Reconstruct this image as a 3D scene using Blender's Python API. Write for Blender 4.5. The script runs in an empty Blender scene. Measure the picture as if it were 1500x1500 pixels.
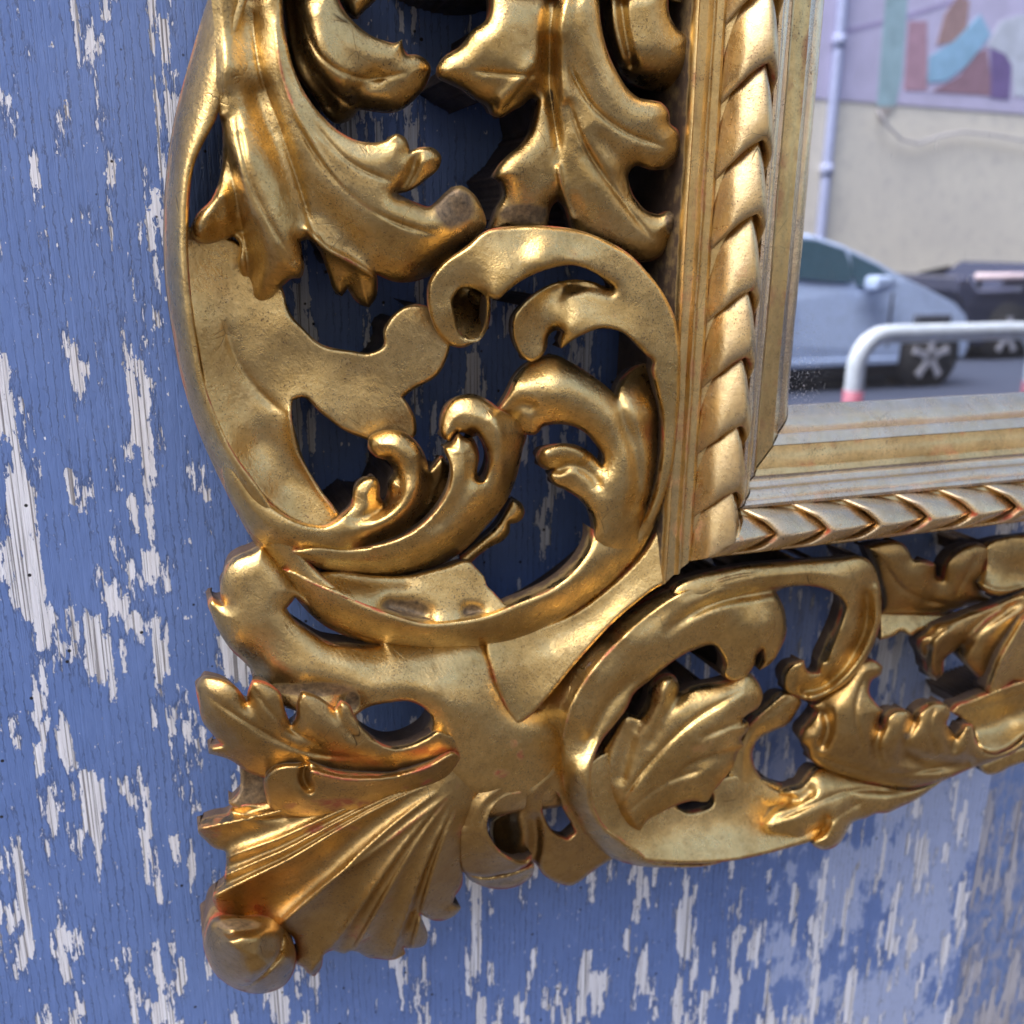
import bpy, bmesh, math, random
import numpy as np
from mathutils import Matrix, Vector
from mathutils.geometry import delaunay_2d_cdt

random.seed(7); rng = np.random.default_rng(7)
sc = bpy.context.scene
COL = sc.collection

# ------------------------------------------------------------------ camera
F = 1401.25; CX = 750.0                        # focal length in photo pixels
D = 0.45; CAMZ = 1.40                          # metres from the painted wall, height above the street
vx = np.array([4600 - CX, 750 - 400, F]); vd = np.array([690 - CX, 750 - 5700, F])
ex = vx / np.linalg.norm(vx); ez = -vd / np.linalg.norm(vd)
ey = np.cross(ez, ex); ey = -ey if ey[2] < 0 else ey
R = np.array([ex, ey, ez])
cam = bpy.data.cameras.new('camera'); camo = bpy.data.objects.new('camera', cam); COL.objects.link(camo)
right, up, fwd = R[:, 0], R[:, 1], R[:, 2]
camo.matrix_world = Matrix(((right[0], up[0], -fwd[0], 0), (right[1], up[1], -fwd[1], -D),
                            (right[2], up[2], -fwd[2], CAMZ), (0, 0, 0, 1)))
cam.sensor_width = 36; cam.lens = F / 1500 * 36; cam.clip_start = 0.02; cam.clip_end = 500
cam.dof.use_dof = True; cam.dof.focus_distance = 0.415; cam.dof.aperture_fstop = 9.5
sc.camera = camo

# ------------------------------------------------------------------ sky, sun, exposure
SUN_EL, SUN_AZ = math.radians(62), math.radians(-84)     # veiled sun high over the left end of the street
w = bpy.data.worlds.new('World'); sc.world = w; w.use_nodes = True
nt = w.node_tree; bg = nt.nodes['Background']
sky = nt.nodes.new('ShaderNodeTexSky'); sky.sky_type = 'NISHITA'; sky.sun_disc = False
sky.sun_elevation = SUN_EL; sky.sun_rotation = SUN_AZ
sky.air_density = 0.9; sky.dust_density = 6.0; sky.ozone_density = 0.6
nt.links.new(sky.outputs[0], bg.inputs[0]); bg.inputs[1].default_value = 0.15
sl = bpy.data.lights.new('sun', 'SUN'); sl.energy = 1.5; sl.angle = math.radians(65); sl.color = (1, .95, .88)
so = bpy.data.objects.new('sun', sl); COL.objects.link(so)
sd = Vector((math.sin(SUN_AZ) * math.cos(SUN_EL), math.cos(SUN_AZ) * math.cos(SUN_EL), math.sin(SUN_EL)))
so.rotation_euler = sd.to_track_quat('Z', 'Y').to_euler()
sc.view_settings.view_transform = 'Standard'; sc.view_settings.look = 'None'
sc.view_settings.gamma = 1.0; sc.view_settings.exposure = 1.62

# ------------------------------------------------------------------ helpers
def at(u, v, h):
    """points of the photograph's rays at h metres in front of the wall (arrays)"""
    u = np.asarray(u, float); v = np.asarray(v, float); h = np.asarray(h, float)
    d = np.stack([u - CX, CX - v, np.full_like(u, F)], -1) @ R.T
    t = (D - h) / d[..., 1]
    return d * t[..., None] + np.array([0, -D, CAMZ])

def link(name, me, mat, parent=None):
    o = bpy.data.objects.new(name, me); COL.objects.link(o)
    for m in (mat if isinstance(mat, (list, tuple)) else [mat]): me.materials.append(m)
    if parent: o.parent = parent
    return o

def tag(o, label=None, cat=None, group=None, kind=None):
    for k, val in (('label', label), ('category', cat), ('group', group), ('kind', kind)):
        if val: o[k] = val
    return o

def empty(name, loc, label, cat, group=None):
    o = bpy.data.objects.new(name, None); COL.objects.link(o); o.location = loc; o.empty_display_size = .1
    return tag(o, label, cat, group)

def mesh(name, v, f, mat, parent=None, smooth=False):
    me = bpy.data.meshes.new(name); me.from_pydata([tuple(map(float, p)) for p in v], [], f); me.update()
    if smooth: me.shade_smooth()
    o = link(name, me, mat, parent)
    if parent:  # world coordinates given: take the parent's offset out
        o.matrix_parent_inverse = Matrix.Translation(-Vector(parent.location))
    return o

def box(name, lo, hi, mat, parent=None, bev=0.0):
    bm = bmesh.new(); bmesh.ops.create_cube(bm, size=1)
    for v in bm.verts:
        v.co = Vector([(a + b) / 2 + c * (b - a) for a, b, c in zip(lo, hi, v.co)])
    if bev: bmesh.ops.bevel(bm, geom=bm.edges[:], offset=bev, segments=2, affect='EDGES', profile=.5)
    me = bpy.data.meshes.new(name); bm.to_mesh(me); bm.free()
    o = link(name, me, mat, parent)
    if parent: o.matrix_parent_inverse = Matrix.Translation(-Vector(parent.location))
    return o

def spline(pts, closed, step, corner=68):
    """smooth line through the points, keeping sharp corners"""
    P = np.array(pts, float); n = len(P)
    if n < 3 and not closed:
        m = max(2, int(np.linalg.norm(P[-1, :2] - P[0, :2]) / step)); t = np.linspace(0, 1, m)[:, None]
        return P[0] * (1 - t) + P[-1] * t
    tang = np.zeros_like(P); sharp = np.zeros(n, bool)
    for i in range(n):
        a, b, c = P[(i - 1) % n], P[i], P[(i + 1) % n]
        if not closed and i in (0, n - 1): sharp[i] = True; continue
        d1, d2 = b - a, c - b; l1, l2 = np.linalg.norm(d1[:2]) + 1e-9, np.linalg.norm(d2[:2]) + 1e-9
        ang = math.degrees(math.acos(np.clip(d1[:2] @ d2[:2] / l1 / l2, -1, 1)))
        if ang > corner: sharp[i] = True; continue
        tang[i] = (d1 / l1 * l2 + d2 / l2 * l1) / (l1 + l2)
    out = []
    for i in range(n if closed else n - 1):
        j = (i + 1) % n; a, b = P[i], P[j]; L = np.linalg.norm((b - a)[:2])
        ta = tang[i] * L if not sharp[i] else None; tb = tang[j] * L if not sharp[j] else None
        if ta is None and tb is None: ta = tb = b - a
        elif ta is None: ta = 1.5 * (b - a) - .5 * tb
        elif tb is None: tb = 1.5 * (b - a) - .5 * ta
        m = max(1, int(round(L / step)))
        t = (np.arange(m) / m)[:, None]
        out.append((2*t**3-3*t**2+1)*a + (t**3-2*t**2+t)*ta + (-2*t**3+3*t**2)*b + (t**3-t**2)*tb)
    if not closed: out.append(P[-1:])
    return np.concatenate(out)

def seg_dist(Q, A, B):
    """nearest distance of points Q to the segments A-B: distance, index, side sign, param"""
    best = np.full(len(Q), 1e9); idx = np.zeros(len(Q), int); side = np.ones(len(Q)); par = np.zeros(len(Q))
    AB = B - A; L2 = (AB ** 2).sum(1) + 1e-9
    for s in range(0, len(Q), 4000):
        q = Q[s:s+4000]; AQ = q[:, None] - A[None]
        t = np.clip((AQ * AB).sum(2) / L2, 0, 1)
        d2 = ((AQ - t[..., None] * AB) ** 2).sum(2)
        k = d2.argmin(1); r = np.arange(len(q))
        best[s:s+4000] = np.sqrt(d2[r, k]); idx[s:s+4000] = k; par[s:s+4000] = t[r, k]
        side[s:s+4000] = np.sign(AB[k, 0] * AQ[r, k, 1] - AB[k, 1] * AQ[r, k, 0])
    return best, idx, side, par

def inside(Q, loops):
    c = np.zeros(len(Q), bool)
    for L in loops:
        x0, y0 = L[:, 0], L[:, 1]; x1, y1 = np.roll(x0, -1), np.roll(y0, -1)
        for s in range(0, len(Q), 4000):
            x, y = Q[s:s+4000, :1], Q[s:s+4000, 1:]
            with np.errstate(divide='ignore', invalid='ignore'):
                hit = ((y0 > y) != (y1 > y)) & (x < (x1 - x0) * (y - y0) / (y1 - y0) + x0)
            c[s:s+4000] ^= (hit.sum(1) % 2).astype(bool)
    return c

def tps(ctl, Q):
    C = np.array(ctl, float)
    if len(C) == 1: return np.full(len(Q), C[0, 2])
    X = C[:, :2] / 100; q = Q / 100
    def U(r2): return .5 * r2 * np.log(r2 + 1e-6)
    n = len(C); K = U(((X[:, None] - X[None]) ** 2).sum(2)) + .02 * np.eye(n)
    Pm = np.c_[np.ones(n), X]; nl = 3 if n >= 3 else 1; Pm = Pm[:, :nl]
    A = np.block([[K, Pm], [Pm.T, np.zeros((nl, nl))]])
    s = np.linalg.lstsq(A, np.r_[C[:, 2], np.zeros(nl)], rcond=None)[0]
    out = np.empty(len(q))
    for i in range(0, len(q), 4000):
        qq = q[i:i+4000]
        out[i:i+4000] = U(((qq[:, None] - X[None]) ** 2).sum(2)) @ s[:n] + np.c_[np.ones(len(qq)), qq][:, :nl] @ s[n:]
    return out

_w = [(rng.normal(size=2) * s, rng.uniform(0, 6.28), a) for s, a, k in
      ((.02, .35, 5), (.05, .22, 7), (.11, .10, 9)) for _ in range(k)]
def hand(Q):                                    # small unevenness of the carver's hand, millimetres
    return sum(a * np.sin(Q @ k + p) for k, p, a in _w) * .18

MIRROR = None; STAND = 36
def carve(name, Z, out, ctl, roll=(8, 6), st=(), holes=(), back=3, label=None, bare=(), step=2.8, mat=None, soft=(), thick=12, mass=False, core=30, red=(), flute=None):
    """one carved piece: outline and control heights traced from the photograph, real thickness back to the wall side"""
    ox, oy = Z; k = 1 / 3
    T = lambda a: [(ox + p[0] * k, oy + p[1] * k) + tuple(p[2:]) for p in a]
    loops = [spline(T(out), True, 2.6)] + [spline(T(h), True, 2.6) for h in holes]
    ctl = T(ctl) if len(ctl[0]) == 3 else ctl
    A = np.concatenate(loops); B = np.concatenate([np.roll(l, -1, 0) for l in loops])
    lo, hi = loops[0].min(0), loops[0].max(0)
    gx, gy = np.meshgrid(np.arange(lo[0], hi[0], step), np.arange(lo[1], hi[1], step * .87))
    gx = gx + (np.arange(gx.shape[0]) % 2)[:, None] * step / 2
    G = np.c_[gx.ravel(), gy.ravel()]
    G = G[inside(G, loops)]; d = seg_dist(G, A, B)[0]; G = G[d > 1.3]
    pts = np.r_[A, G]; edges = []; o = 0
    for l in loops:
        n = len(l); edges += [(o + i, o + (i + 1) % n) for i in range(n)]; o += n
    rv, re, rf, *_ = delaunay_2d_cdt([Vector(p) for p in pts], edges, [], 0, 1e-4)
    V = np.array([tuple(p) for p in rv]); Fc = np.array([f for f in rf if len(f) == 3])
    Fc = Fc[inside(V[Fc].mean(1), loops)]
    # keep used vertices
    used = np.unique(Fc); rem = np.full(len(V), -1); rem[used] = np.arange(len(used)); V = V[used]; Fc = rem[Fc]
    d = seg_dist(V, A, B)[0]
    h = tps(ctl, V) + hand(V)
    ridge = np.zeros(len(V))
    for s in st:
        kind, amp, wd, pl = s[:4]; fade = s[4] if len(s) > 4 else 'b'
        L = spline(T(pl), False, 4); sd_, ix, side, par = seg_dist(V, L[:-1, :2], L[1:, :2])
        pos = (ix + par) / max(1, len(L) - 1)
        tp = np.ones(len(V))
        if 'a' in fade: tp *= np.clip(pos / .35, 0, 1) ** .8
        if 'z' in fade: tp *= np.clip((1 - pos) / .35, 0, 1) ** .8
        if fade == 'b': tp *= np.clip(np.minimum(pos, 1 - pos) / .18 + .25, 0, 1)
        q = sd_ / (wd * k)
        g = np.exp(-q * q) if kind == 'g' else np.exp(-1.3 * (np.sqrt(q * q + .05) - .2236))
        if kind == 'L': g = np.exp(-q * q) * (side < 0)
        if kind == 'R': g = np.exp(-q * q) * (side > 0)
        h += amp * (1 if name == 'fan_leaf' or mass else 1.1) * tp * g
        if kind == 'c' and amp > 0: ridge = np.maximum(ridge, np.exp(-(sd_ / 3.) ** 2) * tp)
    rd = np.zeros(len(V))
    for (x, y, rx, ry) in red:
        e = np.hypot((V[:, 0] - ox - x * k) / (rx * k), (V[:, 1] - oy - y * k) / (ry * k)); rd = np.maximum(rd, np.clip(1.4 - e, 0, .75))
    if flute:
        (axx, ayy), ends, r0, r1 = flute; ax_, ay_ = ox + axx * k, oy + ayy * k
        vx_, vy_ = V[:, 0] - ax_, V[:, 1] - ay_; rr = np.hypot(vx_, vy_) / k
        sw = .22 * np.clip(1 - rr / r1, 0, 1) ** 1.5                    # the flutes bend towards the stem
        th = np.mod(np.arctan2(vy_, vx_), 2 * np.pi) - sw
        ea = [np.mod(math.atan2(y - ayy, x - axx), 2 * math.pi) for x, y, _ in ends]
        fl = np.zeros(len(V))
        for i_ in range(len(ends) - 1):
            a0, a1 = ea[i_], ea[i_ + 1]; t_ = (th - a0) / (a1 - a0); in_ = (t_ >= 0) & (t_ <= 1)
            fl = np.where(in_, -ends[i_][2] * (1 - np.abs(2 * t_ - 1) ** 2.2), fl)
        h += fl * np.clip((rr - r0) / (r1 - r0), 0, 1) ** .8
    Rr, H = roll
    dome = 0.
    if 6 < Rr < 30 and not mass: dome, Rr, H = H * .85, Rr * .75, H * .55      # a swelling face up to a crisp arris
    sf = np.ones(len(V))
    for (x, y, r) in soft:
        e_ = np.hypot(V[:, 0] - ox - x * k, V[:, 1] - oy - y * k) / (r * k); sf *= np.clip((e_ - .7) / .4, 0, 1)
    rv_ = Rr * (1 + .35 * np.sin(V[:, 0] * .06 + V[:, 1] * .045) * np.sin(V[:, 0] * .023 - V[:, 1] * .071))
    h -= dome * (1 - np.clip(d / 34, 0, 1)) ** 2 * sf
    q = (1 - np.clip(d / rv_, 0, 1)) * sf; h -= (1 - sf) * np.clip(1 - d / 14, 0, 1) * 2.5; h -= H * (1 - np.sqrt(np.maximum(0, 1 - q * q)))
    h = np.maximum(h, back + 1.5)
    P = at(V[:, 0], V[:, 1], h / 1000)
    # orient faces to the viewer
    a, b, c = P[Fc[:, 0]], P[Fc[:, 1]], P[Fc[:, 2]]
    if (np.cross(b - a, c - a)[:, 1] > 0).mean() > .5: Fc = Fc[:, ::-1]
    dirE = {}
    for f in Fc:
        for i in range(3): dirE[(f[i], f[(i + 1) % 3])] = 1
    bd = [e for e in dirE if (e[1], e[0]) not in dirE]
    bv = sorted({v for e in bd for v in e}); m = {v: i for i, v in enumerate(bv)}; n0 = len(P); nb = len(bv)
    # sides: undercut to a thin edge where the carver cleared it, mass pieces deepened on hidden edges to block light
    nv = np.zeros((len(V), 2))
    for (i, j) in bd:
        t_ = V[j] - V[i]; t_ = np.array([t_[1], -t_[0]]) / (np.linalg.norm(t_) + 1e-9); nv[i] += t_; nv[j] += t_
    nn = nv[bv]; c0 = V[Fc].mean(1)
    nn /= np.linalg.norm(nn, axis=1)[:, None] + 1e-9
    if inside(V[bv] + nn * 1.0, loops).mean() > .5: nn = -nn
    dv = np.stack([V[bv][:, 0] - CX, CX - V[bv][:, 1], np.full(nb, F)], -1) @ R.T
    facing = -(nn[:, 0] * dv[:, 0] / dv[:, 1] + -nn[:, 1] * dv[:, 2] / dv[:, 1])
    for _ in range(14):
        acc = np.zeros(nb); cnt = np.zeros(nb)
        for (i, j) in bd: acc[m[i]] += facing[m[j]]; acc[m[j]] += facing[m[i]]; cnt[m[i]] += 1; cnt[m[j]] += 1
        facing = .5 * facing + .5 * acc / np.maximum(cnt, 1)
    fw = np.clip((facing + .02) / .10, 0, 1)
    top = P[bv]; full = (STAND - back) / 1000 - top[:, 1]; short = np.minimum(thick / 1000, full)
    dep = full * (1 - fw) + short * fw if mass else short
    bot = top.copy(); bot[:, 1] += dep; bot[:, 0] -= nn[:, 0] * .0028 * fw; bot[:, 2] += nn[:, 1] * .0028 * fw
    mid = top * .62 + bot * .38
    allv = np.r_[P, top, mid, bot]; faces = [tuple(map(int, f)) for f in Fc]
    for (i, j) in bd:
        i, j = m[i], m[j]
        faces += [(n0 + j, n0 + i, n0 + nb + i, n0 + nb + j), (n0 + nb + j, n0 + nb + i, n0 + 2 * nb + i, n0 + 2 * nb + j)]
    # walls added behind the carved face to block light and darken the piercings
    cf = Fc[(d[Fc] > core).all(1)]; nc = 0
    if core and len(cf):
        ce = {}
        for f in cf:
            for i in range(3): ce[(f[i], f[(i + 1) % 3])] = 1
        cb = [e for e in ce if (e[1], e[0]) not in ce]; cv = sorted({v for e in cb for v in e}); mc = {v: i for i, v in enumerate(cv)}; nc = len(cv)
        c1 = P[cv].copy(); c2 = c1.copy(); c1[:, 1] += .004; c2[:, 1] = (STAND - 1) / 1000; o0 = len(allv)
        allv = np.r_[allv, c1, c2]
        faces += [(o0 + mc[j], o0 + mc[i], o0 + nc + mc[i], o0 + nc + mc[j]) for (i, j) in cb]
    me = bpy.data.meshes.new(name); me.from_pydata(allv.tolist(), [], faces); me.update(); me.shade_smooth()
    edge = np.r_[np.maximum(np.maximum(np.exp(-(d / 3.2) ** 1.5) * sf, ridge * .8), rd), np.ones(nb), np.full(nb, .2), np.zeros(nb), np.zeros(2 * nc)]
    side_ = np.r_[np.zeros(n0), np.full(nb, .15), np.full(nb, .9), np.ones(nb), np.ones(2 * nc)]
    br = np.zeros(len(V))
    for (x, y, rx, ry) in bare:
        e = np.hypot((V[:, 0] - ox - x * k) / (rx * k), (V[:, 1] - oy - y * k) / (ry * k)); br = np.maximum(br, np.clip(1.5 - e, 0, 1))
    br = np.r_[br, np.zeros(3 * nb + 2 * nc)]
    for nm, arr in (('edge', edge), ('side', side_), ('bare', br)):
        at_ = me.attributes.new(nm, 'FLOAT', 'POINT'); at_.data.foreach_set('value', arr.astype(np.float32))
    o = link(name, me, mat or GOLD, MIRROR); o.matrix_parent_inverse = Matrix.Translation(-Vector(MIRROR.location))
    if label: o['label'] = label
    return o

def ribbon(name, st, nx=16, back=3, label=None):
    """a carved band between an outer and an inner edge"""
    S = spline([(a, b, c, d_, e, f, g) for a, b, c, d_, e, f, g in st], False, 3.0, 170)
    t = np.linspace(0, 1, nx); n = len(S)
    V = []; Hh = []; dd = []
    for x in t:
        V.append(S[:, :2] * (1 - x) + S[:, 2:4] * x); wd = np.linalg.norm(S[:, 2:4] - S[:, :2], axis=1)
        q = np.clip(1 - np.minimum(x, (1 - x) * 1.6) * wd / 12, 0, 1)
        Hh.append(S[:, 4] * (1 - x) + S[:, 5] * x + S[:, 6] * 4 * x * (1 - x) - 6 * (1 - np.sqrt(1 - q * q)) * (x < .5) - 1.5 * (1 - np.sqrt(1 - q * q)) * (x >= .5))
        dd.append(np.minimum(x, 1 - x) * wd)
    V = np.stack(V, 1).reshape(-1, 2); h = np.stack(Hh, 1).ravel() + hand(V); d = np.stack(dd, 1).ravel()
    P = at(V[:, 0], V[:, 1], h / 1000); N = len(P); faces = []
    for i in range(n - 1):
        for j in range(nx - 1):
            a = i * nx + j; faces.append((a, a + 1, a + nx + 1, a + nx))
    allv = [P]; edge = [np.exp(-(d / 3) ** 1.5)]; side = [np.zeros(N)]; off = N
    for j, flip in ((0, 0), (nx - 1, 1)):
        top = P[j::nx]; bot = top.copy(); bot[:, 1] = (STAND - back) / 1000 if j == 0 else top[:, 1] + .012; mid = top * .55 + bot * .45
        allv += [top, mid, bot]; edge += [np.ones(n), np.full(n, .2), np.zeros(n)]; side += [np.full(n, .1), np.full(n, .6), np.ones(n)]
        for r in (0, 1):
            for i in range(n - 1):
                a = off + r * n + i; q = (a, a + 1, a + 1 + n, a + n); faces.append(q if flip else q[::-1])
        off += 3 * n
    allv = np.concatenate(allv)
    f0 = faces[0]; nrm = np.cross(P[f0[1]] - P[f0[0]], P[f0[2]] - P[f0[0]])
    if nrm[1] > 0: faces = [f[::-1] for f in faces]
    me = bpy.data.meshes.new(name); me.from_pydata(allv.tolist(), [], [tuple(map(int, f)) for f in faces]); me.update(); me.shade_smooth()
    for nm, arr in (('edge', np.concatenate(edge)), ('side', np.concatenate(side)), ('bare', np.zeros(len(allv)))):
        at_ = me.attributes.new(nm, 'FLOAT', 'POINT'); at_.data.foreach_set('value', arr.astype(np.float32))
    o = link(name, me, GOLD, MIRROR); o.matrix_parent_inverse = Matrix.Translation(-Vector(MIRROR.location))
    if label: o['label'] = label
    return o

# ------------------------------------------------------------------ materials
class NT:
    def __init__(s, name):
        s.m = bpy.data.materials.new(name); s.m.use_nodes = True; s.t = s.m.node_tree
        s.p = s.t.nodes['Principled BSDF']
    def n(s, typ, **kw):
        x = s.t.nodes.new('ShaderNode' + typ)
        for k_, v in kw.items(): setattr(x, k_, v)
        return x
    def put(s, sock, v):
        if hasattr(v, 'is_output') or isinstance(v, bpy.types.NodeSocket): s.t.links.new(v, sock)
        else: sock.default_value = v
    def math(s, op, a, b=0.0, clamp=False):
        x = s.n('Math', operation=op, use_clamp=clamp); s.put(x.inputs[0], a); s.put(x.inputs[1], b); return x.outputs[0]
    def mix(s, f, a, b):
        x = s.n('Mix', data_type='RGBA'); s.put(x.inputs[0], f); s.put(x.inputs[6], a); s.put(x.inputs[7], b); return x.outputs[2]
    def ramp(s, v, lo, hi, a=0., b=1.):
        x = s.n('MapRange'); x.clamp = True; s.put(x.inputs[0], v)
        for i, q in zip((1, 2, 3, 4), (lo, hi, a, b)): s.put(x.inputs[i], q)
        return x.outputs[0]
    def noise(s, vec, scale, detail=4, rough=.55, dist=0.):
        x = s.n('TexNoise'); s.put(x.inputs['Vector'], vec); x.inputs['Scale'].default_value = scale
        x.inputs['Detail'].default_value = detail; x.inputs['Roughness'].default_value = rough; x.inputs['Distortion'].default_value = dist
        return x.outputs[0]
    def vor(s, vec, scale, feature='F1', rand=1.0):
        x = s.n('TexVoronoi', feature=feature); s.put(x.inputs['Vector'], vec); x.inputs['Scale'].default_value = scale
        x.inputs['Randomness'].default_value = rand; return x
    def pos(s, scale=(1, 1, 1), loc=(0, 0, 0)):
        g = s.n('NewGeometry'); x = s.n('Mapping'); s.put(x.inputs[0], g.outputs['Position'])
        x.inputs['Scale'].default_value = scale; x.inputs['Location'].default_value = loc; return x.outputs[0]
    def pos2(s, scale, ang):
        g = s.n('NewGeometry'); r = s.n('VectorRotate', rotation_type='Y_AXIS'); s.put(r.inputs['Vector'], g.outputs['Position']); r.inputs['Angle'].default_value = ang
        x = s.n('VectorMath', operation='MULTIPLY'); s.put(x.inputs[0], r.outputs[0]); x.inputs[1].default_value = scale; return x.outputs[0]
    def attr(s, nm):
        x = s.n('Attribute'); x.attribute_name = nm; return x.outputs['Fac']
    def bump(s, h, strength, dist=.001, normal=None):
        x = s.n('Bump'); x.inputs['Strength'].default_value = strength; x.inputs['Distance'].default_value = dist
        s.put(x.inputs['Height'], h)
        if normal: s.put(x.inputs['Normal'], normal)
        return x.outputs[0]
C4 = lambda r, g, b: (r, g, b, 1)

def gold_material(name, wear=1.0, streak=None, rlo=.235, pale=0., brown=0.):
    m = NT(name); p = m.p
    P = m.pos(); 
    big = m.noise(P, 22, 5, .6); mid = m.noise(P, 90, 6, .65); fine = m.noise(P, 420, 5, .7); spk = m.noise(P, 1100, 3, .6)
    col = m.mix(m.ramp(big, .35, .68), C4(.80, .57, .235), C4(.58, .39, .14))
    col = m.mix(m.ramp(mid, .5, .75, 0, .55), col, C4(.36, .215, .07))
    col = m.mix(m.ramp(fine, .52, .72, 0, .35), col, C4(.80, .63, .33))
    col = m.mix(m.ramp(m.noise(P, 230, 9, .85), .48, .68, 0, .5), col, C4(.30, .175, .06))
    col = m.mix(m.ramp(m.noise(m.pos(loc=(8, 2, 5)), 12, 7, .72), .52, .68, 0, .35), col, C4(.34, .20, .065))
    scr = m.math('ABSOLUTE', m.math('SUBTRACT', m.noise(m.pos2((420, 90, 60), .9), 1, 3, .5), .5)); scr2 = m.math('ABSOLUTE', m.math('SUBTRACT', m.noise(m.pos2((420, 90, 50), -.5), 1, 3, .5), .52))
    scratch = m.math('MULTIPLY', m.ramp(m.math('MINIMUM', scr, scr2), 0, .006, 1, 0), m.ramp(m.noise(P, 60, 3, .6), .54, .62))
    col = m.mix(m.math('MULTIPLY', scratch, .55), col, C4(.13, .075, .03))
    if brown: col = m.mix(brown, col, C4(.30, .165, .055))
    e = m.attr('edge'); sd = m.attr('side'); br = m.attr('bare')
    # red bole where the leaf is rubbed off the arrises, and a few rubbed patches
    rub = m.math('MULTIPLY', e, m.ramp(m.noise(P, 60, 4, .6), .42, .62))
    patch = m.math('MULTIPLY', m.ramp(m.noise(m.pos(loc=(3, 1, 7)), 28, 6, .7), .64, .70), m.ramp(m.noise(P, 300, 4, .7), .4, .62))
    bole = m.math('MULTIPLY', m.math('MAXIMUM', m.ramp(rub, .25, .75), m.math('MULTIPLY', patch, .7)), wear, True)
    if pale: col = m.mix(m.ramp(m.noise(P, 70, 5, .7), .25, .7, pale * 1.3, pale * .6), col, C4(.86, .80, .76))
    # dark specks and hairline crackle
    speck = m.math('MULTIPLY', m.ramp(spk, .57, .64), m.ramp(m.noise(P, 45, 4, .6), .44, .60))
    cv = m.vor(P, 70, 'DISTANCE_TO_EDGE')
    crack = m.math('MULTIPLY', m.ramp(cv.outputs['Distance'], 0, .012, 1, 0), m.ramp(m.noise(P, 35, 3), .58, .66))
    col = m.mix(m.math('MULTIPLY', m.math('MAXIMUM', speck, crack), .8), col, C4(.05, .03, .018))
    col = m.mix(bole, col, C4(.33, .075, .03))
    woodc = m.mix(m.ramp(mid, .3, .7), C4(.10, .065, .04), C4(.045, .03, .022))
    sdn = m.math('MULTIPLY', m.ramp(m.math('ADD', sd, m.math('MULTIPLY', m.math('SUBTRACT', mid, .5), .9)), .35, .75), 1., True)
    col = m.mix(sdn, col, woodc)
    bare = m.ramp(m.math('ADD', br, m.math('MULTIPLY', m.math('SUBTRACT', mid, .5), .8)), .35, .7)
    col = m.mix(bare, col, m.mix(m.ramp(fine, .35, .65), C4(.30, .20, .10), C4(.10, .07, .04)))
    non = m.math('MAXIMUM', m.math('MAXIMUM', m.math('MULTIPLY', bole, .8), sdn), m.math('MULTIPLY', bare, .6))
    non = m.math('MAXIMUM', non, m.math('MULTIPLY', speck, .6))
    m.put(p.inputs['Base Color'], col)
    m.put(p.inputs['Metallic'], m.math('SUBTRACT', 1.0, non, True))
    rg = m.math('ADD', m.ramp(mid, .3, .75, rlo, rlo + .13), m.math('MULTIPLY', non, .2))
    m.put(p.inputs['Roughness'], rg)
    hgt = m.math('ADD', m.math('ADD', m.math('MULTIPLY', fine, .7), m.math('MULTIPLY', spk, .35)), m.math('MULTIPLY', m.noise(P, 160, 4, .6), .6))
    hgt = m.math('SUBTRACT', hgt, m.math('MULTIPLY', crack, .6))
    tool = m.noise(m.pos2((900, 120, 240), .6), 1, 3, .5)
    hgt = m.math('ADD', hgt, m.math('MULTIPLY', m.math('MULTIPLY', tool, m.ramp(m.noise(P, 18, 2), .4, .65)), .6))
    if streak:
        hgt = m.math('ADD', hgt, m.math('MULTIPLY', m.noise(m.pos(streak), 1, 4, .6), .8))
    m.put(p.inputs['Normal'], m.bump(hgt, .35 if not pale else .16, .0012))
    return m.m

def plain(name, col, rough=.6, metal=0., nscale=20., var=.15, bump=0.):
    m = NT(name); n = m.noise(m.pos(), nscale, 5, .6)
    m.put(m.p.inputs['Base Color'], m.mix(m.ramp(n, .3, .7), C4(*[c * (1 - var) for c in col]), C4(*[min(1, c * (1 + var)) for c in col])))
    m.p.inputs['Roughness'].default_value = rough; m.p.inputs['Metallic'].default_value = metal
    if bump: m.put(m.p.inputs['Normal'], m.bump(n, bump, .01))
    return m.m

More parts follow.
